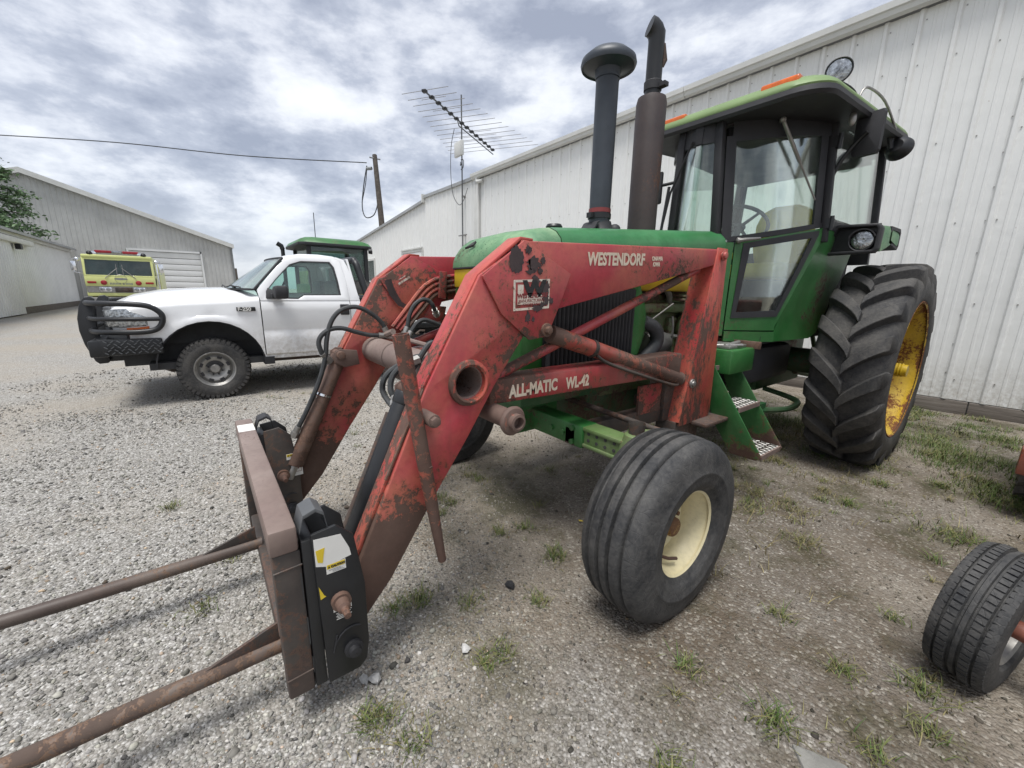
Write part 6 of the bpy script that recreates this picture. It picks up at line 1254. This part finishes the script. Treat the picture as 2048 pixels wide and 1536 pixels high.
for s in (1, -1):
    FB(MB().add([(s*.02, .03, 1.82), (s*(HW-.07), .03, 1.82), (s*(HW-.09), .158, 2.46), (s*.02, .158, 2.46)], [(0, 1, 2, 3)]), 'windshield', M['glass_dark'], cab_)
    FB(MB().ring([(s*HW, .1, 1.06), (s*HW, 1.7, 1.06), (s*HW, 1.7, 2.55), (s*HW, .2, 2.55)], [(s*HW, .22, 1.85), (s*HW, 1.1, 1.85), (s*HW, 1.1, 2.42), (s*HW, .30, 2.42)], (-.05*s, 0, 0)), 'cab_side', M['fire_yellow'], cab_)
    FB(MB().add([(s*(HW-.02), .22, 1.85), (s*(HW-.02), 1.1, 1.85), (s*(HW-.02), 1.1, 2.42), (s*(HW-.02), .30, 2.42)], [(0, 1, 2, 3)]), 'side_glass', M['glass_dark'], cab_)
    FB(MB().lathe([(0, .10), (.04, .10), (.06, .07), (.07, .001)], (s*.56, .0, 1.50), (0, -1, 0), 20), 'warning_light', M['red_lens'], cab_)
    FB(MB().bb((s*.93-.14, -.03, 1.46), (s*.93+.14, .01, 1.55)), 'marker_light', M['red_lens'], cab_, .02)
    FB(MB().bb((s*.55-.20, -.02, 1.12), (s*.55+.20, .02, 1.31)), 'headlight_bezel', M['chrome'], cab_, .03)
    for d in (-.09, .09): FB(MB().lathe([(0, .075), (.02, .07), (.03, .001)], (s*.55+d, -.02, 1.215), (0, -1, 0), 16), 'headlight', M['lamp_glass'], cab_)
    FB(MB().tube([(s*.08, .08, 2.12), (s*.30, .02, 1.90), (s*.50, -.03, 1.68)], .014, 6).tube([(s*.10, .10, 2.28), (s*.10, .04, 1.85)], .010, 6), 'wiper', M['steel'], cab_)
    ma = FB(MB().tube([(s*HW, .25, 2.50), (s*(HW+.26), .12, 2.46), (s*(HW+.26), .12, 1.92), (s*HW, .2, 1.86)], .016, 6), 'mirror', M['chrome'], cab_)
    FB(MB().bb((s*(HW+.26)-.09, .10, 1.98), (s*(HW+.26)+.09, .15, 2.36)).sphere((s*(HW+.12), .12, 2.44), .09), 'mirror_head', M['chrome'], cab_, .02)
    FB(MB().lathe([(0, .10), (.05, .09), (.10, .001)], (s*.86, .22, 2.72), (0, -1, 0), 16), 'spot_light', M['black'], cab_)
    FB(MB().lathe([(0, .05), (.25, .09), (.27, .001)], (s*.74, .45, 2.72), (0, -1, 0), 12), 'air_horn', M['chrome'], cab_)
lb = FB(MB().bb((-.70, .25, 2.70), (.70, .50, 2.75)), 'light_bar', M['steel'], cab_)
for a, b_, m in ((-.70, -.18, 'red_lens'), (-.16, .16, 'lamp_glass'), (.18, .70, 'red_lens')): FB(MB().bb((a, .24, 2.75), (b_, .51, 2.86)), 'beacon_lens', M[m], cab_, .02)
FB(MB().lathe([(0, .20), (.01, .19)], (0, -.002, 1.66), (0, -1, 0), 24), 'nose_badge', M['steel'], cab_)
for v_ in (0,):
    nb = FB(MB().add([(.22*math.cos(2*math.pi*k/20), -.004, 1.665+.045*math.sin(2*math.pi*k/20)) for k in range(20)], [tuple(range(20))]), 'oval_badge', M['print_grey'], cab_, smooth=False)
let = MB()
for i, (x, w) in enumerate(((-.34, .07), (-.25, .07), (-.16, .07), (-.07, .07), (.06, .05), (.16, .07), (.25, .07), (.33, .05))):
    let.bb((x-w/2, -.004, 1.42), (x-w/2+.02, -.001, 1.50)).bb((x+w/2-.02, -.004, 1.42), (x+w/2, -.001, 1.50)).bb((x-w/2, -.0045, 1.485), (x+w/2, -.0015, 1.50)).bb((x-w/2, -.005, 1.45), (x+w/2, -.002, 1.465))
o_ = FB(let, 'worn_lettering', M['print_grey'], cab_); o_['kind'] = 'stuff'
FB(MB().cyl((-.1, -.06, 1.20), (-.1, .05, 1.20), .07).cyl((.1, -.06, 1.18), (.1, .05, 1.18), .05).cyl((.22, -.05, 1.22), (.22, .05, 1.22), .045).bb((-.25, -.02, 1.10), (.32, .0, 1.30)), 'pump_intake', M['rust_dark'], cab_, .006)
FB(MB().bb((-1.22, -.40, .60), (1.22, .02, .88)), 'front_bumper', M['steel'], fe, .03)
FB(MB().bb((-HW, 2.15, .65), (HW, 2.9, 2.2)), 'pump_panel', M['steel'], fe, .02)
FB(MB().bb((-HW-.04, 2.95, .65), (HW+.04, 7.2, 2.45)), 'body', M['fire_yellow'], fe, .03)
FB(MB().bb((HW-.1, 2.12, .7), (HW+.03, 2.2, 2.55)).bb((-HW-.03, 2.12, .7), (-HW+.1, 2.2, 2.55)), 'grab_rail', M['chrome'], fe, .02)
def fe_wheel(x, y):
    h = FB(MB().lathe([(-.1, .05), (-.05, .28), (.12, .30)], (x, y, .50), (1, 0, 0), 24), 'wheel', M['steel'])
    FB(MB().lathe([(-.14, .29), (-.14, .42), (-.11, .50), (.11, .50), (.14, .42), (.14, .29)], (x, y, .50), (1, 0, 0), 32), 'tyre', M['tyre_dusty'], h)
for x in (-1.0, 1.0):
    for y in (1.1, 5.4): fe_wheel(x, y)

# ================================================================== RED TRACTOR AT THE RIGHT EDGE
rt_ = thing('tractor', 'red tractor cut off by the right edge, its small grooved front tyre at lower right', 'tractor', (1.1, 3.2, 0))
wc = Vector((0.075, 2.20, .256)); psi = R(13); KS = .80; ax2 = Vector((math.cos(psi), -math.sin(psi), -.04)).normalized()
w3 = build(MB().lathe([(a*KS, r*KS) for a, r in [(-.02, .05), (.0, .06), (.01, .14), (.03, .155), (.085, .165), (.095, .178), (.088, .184)]], wc, ax2, 32), 'front_wheel', M['steel'], rt_)
tt = MB(); P = [(.088, .182), (.105, .20), (.112, .25), (.106, .295), (.098, .315), (.086, .322)]
tt.lathe([(a*KS, r*KS) for a, r in P+[(.070, .322), (.066, .312), (.060, .312), (.056, .324), (.024, .326), (.020, .314), (.012, .314), (.008, .326), (-.008, .326), (-.012, .314), (-.020, .314), (-.024, .326), (-.056, .324), (-.060, .312), (-.066, .312), (-.070, .322)]+[(-a, r) for a, r in reversed(P)]], wc, ax2, 80)
a_ = Vector((0, 0, 1)); u2 = (a_-ax2*a_.dot(ax2)).normalized(); v2 = ax2.cross(u2)
for k in range(64):
    th = 2*math.pi*k/64; d0 = .020; st = .5*(2*math.pi/64)*0
    for a0, a1 in ((-.100, -.068), (-.056, -.024), (.024, .056), (.068, .100)):
        rb = .31; rt3 = .3325 if abs(a0+a1) < .15 else .328; t_ = th+(.3*a0)
        tt.loft([[wc+ax2*a*KS+KS*(u2*math.cos(t_+dd+.2*(a-a0))+v2*math.sin(t_+dd+.2*(a-a0)))*(r-(.012 if abs(a) > .095 else 0)) for r, dd in ((rb, -.038), (rb, .038), (rt3, .036), (rt3, -.036))] for a in (a0, a1)])
build(tt, 'tyre', M['tyre'], w3, angle=35)
M['oxide'] = worn('oxide_red_paint', (0.20, 0.04, 0.025), (0.24, 0.085, 0.05), amt=0.5, dust=0.3)
build(MB().cyl(wc+ax2*.02, wc+ax2*.20, .034, n=16).cyl(wc+ax2*.19+Vector((0, 0, -.07)), wc+ax2*.19+Vector((0, 0, .48)), .030, n=14).cyl(wc+ax2*.02, wc+ax2*.05, .07, n=18), 'spindle', M['oxide'], rt_, .004)
build(MB().bb((.35, 2.18, .62), (1.85, 2.30, .74)), 'front_axle', M['oxide'], rt_, .01)
build(MB().bb((.85, 1.75, .75), (1.40, 3.6, 1.35)), 'hood', M['oxide'], rt_, .06)
build(MB().bb((.87, 1.72, .80), (1.38, 1.76, 1.30)), 'grille', M['black'], rt_)
build(MB().bb((.90, 2.3, .45), (1.35, 4.9, .80)), 'transmission', M['oxide'], rt_, .02)
w4 = build(MB().lathe([(-.06, .05), (-.04, .14), (.06, .165), (.088, .184)], (1.95, 2.14, .335), (1, 0, 0), 24), 'front_wheel', M['steel'], rt_)
build(MB().lathe(P+[(-a, r) for a, r in reversed(P)], (1.95, 2.14, .335), (1, 0, 0), 40), 'tyre', M['tyre'], w4)
for x in (.25, 1.95):
    h = build(MB().lathe([(-.1, .08), (-.08, .45), (.12, .46), (.14, .50)], (x, 4.75, .70), (1, 0, 0), 32), 'rear_wheel', M['oxide'], rt_)
    tt = MB(); tt.lathe([(-.15, .46), (-.17, .58), (-.13, .67), (.13, .67), (.17, .58), (.15, .46)], (x, 4.75, .70), (1, 0, 0), 48)
    for k in range(22):
        th = 2*math.pi*k/22
        for s in (1, -1): tt.loft([[(x+s*a, 4.75+q*math.cos(th+d+a*1.4), .70+q*math.sin(th+d+a*1.4)) for q, d in ((.66, -.05), (.66, .05), (.715, .04), (.715, -.04))] for a in (.01, .08, .165)])
    build(tt, 'tyre', M['tyre_dusty'], h)
build(MB().bb((.055, 3.97, .33), (.30, 4.10, .50)), 'fender_bracket', M['oxide'], rt_, .01)

# ================================================================== TREES, SLAB, SMALL THINGS
M['bark'] = plain('tree_bark', (0.10, 0.085, 0.07), 0.9, var=0.4, scale=12, bmp=0.3)
def tree(name, label, base, h, branches, leaf, n_leaf, col, seed):
    rg = np.random.default_rng(seed); t = thing(name, label, 'tree', base)
    mb = MB(); bx0 = Vector(base); mb.tube([bx0, bx0+Vector((.05, 0, h*.5)), bx0+Vector((0, .1, h))], [.28*h/8, .18*h/8, .04], 10)
    V, Fc, C, b = [], [], [], 0
    for (z0, d, ln, droop) in branches:
        d = Vector(d).normalized(); p0 = bx0+Vector((0, 0, z0)); p1 = p0+d*ln*.5+Vector((0, 0, .12*ln)); p2 = p0+d*ln+Vector((0, 0, -droop))
        pts = smooth_path([p0, p1, p2], 6); mb.tube(pts, [.05*(1-i/(len(pts)))+.01 for i in range(len(pts))], 6)
        k = int(n_leaf*ln)
        ti = rg.random(k)**.7*(len(pts)-1.001); i0 = ti.astype(int); fr = (ti-i0)[:, None]
        A = np.array(pts); c = A[i0]*(1-fr)+A[i0+1]*fr
        c = c+rg.normal(0, 1, (k, 3))*np.array([.20, .20, .13])*(.5+.25*ln)
        u = rg.normal(size=(k, 3)); u[:, 2] *= .5; u /= np.linalg.norm(u, axis=1)[:, None]
        w = np.cross(u, rg.normal(size=(k, 3))); w /= np.linalg.norm(w, axis=1)[:, None]
        s = leaf*rg.uniform(.6, 1.3, (k, 1))
        V.append(np.stack([c-u*s, c+w*s*.45, c+u*s, c-w*s*.45], 1).reshape(-1, 3)); q = np.arange(k)[:, None]*4+b
        Fc.append(np.concatenate([np.concatenate([q, q+1, q+2], 1), np.concatenate([q, q+2, q+3], 1)])); b += 4*k
        C.append(np.repeat(np.array(col)*rg.uniform(.55, 1.5, (k, 1))*np.array([1, 1, 1]), 4, 0))
    build(mb, 'trunk', M['bark'], t)
    o = raw_mesh('crown', np.concatenate(V)-np.array(base), np.concatenate(Fc), np.concatenate(C), LEAF); o.parent = t
LEAF = attr_mat('leaf', 0.6)
rb = random.Random(11); br = []
for k in range(34):
    z = 3.8+4.6*(k/33)**1.05; a = rb.uniform(0, 360); br.append((z, (math.cos(R(a)), math.sin(R(a)), .15), max(1.1, 3.3*(1-(z-3.4)/7.5))*rb.uniform(.75, 1.1), rb.uniform(.0, .6)))
tree('pine_tree', 'dark layered tree rising behind the white shed at the left edge', (-36.5, -9.05, 0), 8.7, br, .12, 120, (.11, .175, .085), 3)
br = []
for k in range(26):
    a = rb.uniform(0, 360); br.append((rb.uniform(4.0, 6.5), (math.cos(R(a)), math.sin(R(a)), rb.uniform(.1, .7)), rb.uniform(1.2, 2.6), rb.uniform(-.3, .3)))
tree('tree', 'rounded tree top just showing above the grey barn roof slope', (-62, -4.4, 0), 7.6, br, .22, 260, (.05, .085, .03), 5)
slab = build(MB().pz([(-.243, 1.335), (-.117, 1.400), (.02, 1.30), (-.06, 1.10), (-.185, 1.275)], -.03, .042), 'concrete_slab', plain('old_concrete', (.24, .235, .215), .85, var=.3, scale=9, bmp=.3), None, .008)
tag(slab, 'corner of a flat grey concrete slab half buried in gravel at the bottom edge', 'slab')
def rock(x, y, s, c, name, label, cat, seed):
    rg = np.random.default_rng(seed); V = ICO_V*(1+rg.uniform(-.34, .34, (12, 1)))*np.array([1, .8, .6])*s+np.array([x, y, s*.3])
    mb = MB(); mb.add(V, [tuple(f) for f in ICO_F]); o = build(mb, name, plain('stone_'+label[:8], c, .85, var=.3, scale=30, bmp=.3), None, smooth=False); tag(o, label, cat)
rock(-1.166, .678, .022, (.55, .54, .52), 'stone', 'loose pale stone lying on open gravel ahead of the front wheel', 'stone', 1)
rock(-1.245, .345, .030, (.50, .49, .47), 'stone', 'largest pale stone beside the foot of the bale spear frame', 'stone', 2)
rock(-1.27, .315, .022, (.44, .43, .41), 'stone', 'smaller grey stone next to the largest pale stone', 'stone', 3)
rock(-1.345, 1.04, .026, (.03, .03, .032), 'clod', 'black clod on the gravel under the loader arm', 'clod', 4)
leaf = build(MB().loft([[(-1.52+.02*a, 1.72+.012*b, .018+.004*c) for a, b, c in ((-1, 0, 0), (0, -1, 1), (1, 0, 2), (0, 1, 0))], [(-1.52+.02*a, 1.72+.012*b, .020+.004*c) for a, b, c in ((-1, 0, 0), (0, -1, 1), (1, 0, 2), (0, 1, 0))]]), 'leaf', M['sticker_yellow']); tag(leaf, 'single bright yellow leaf on the ground under the front axle', 'leaf')
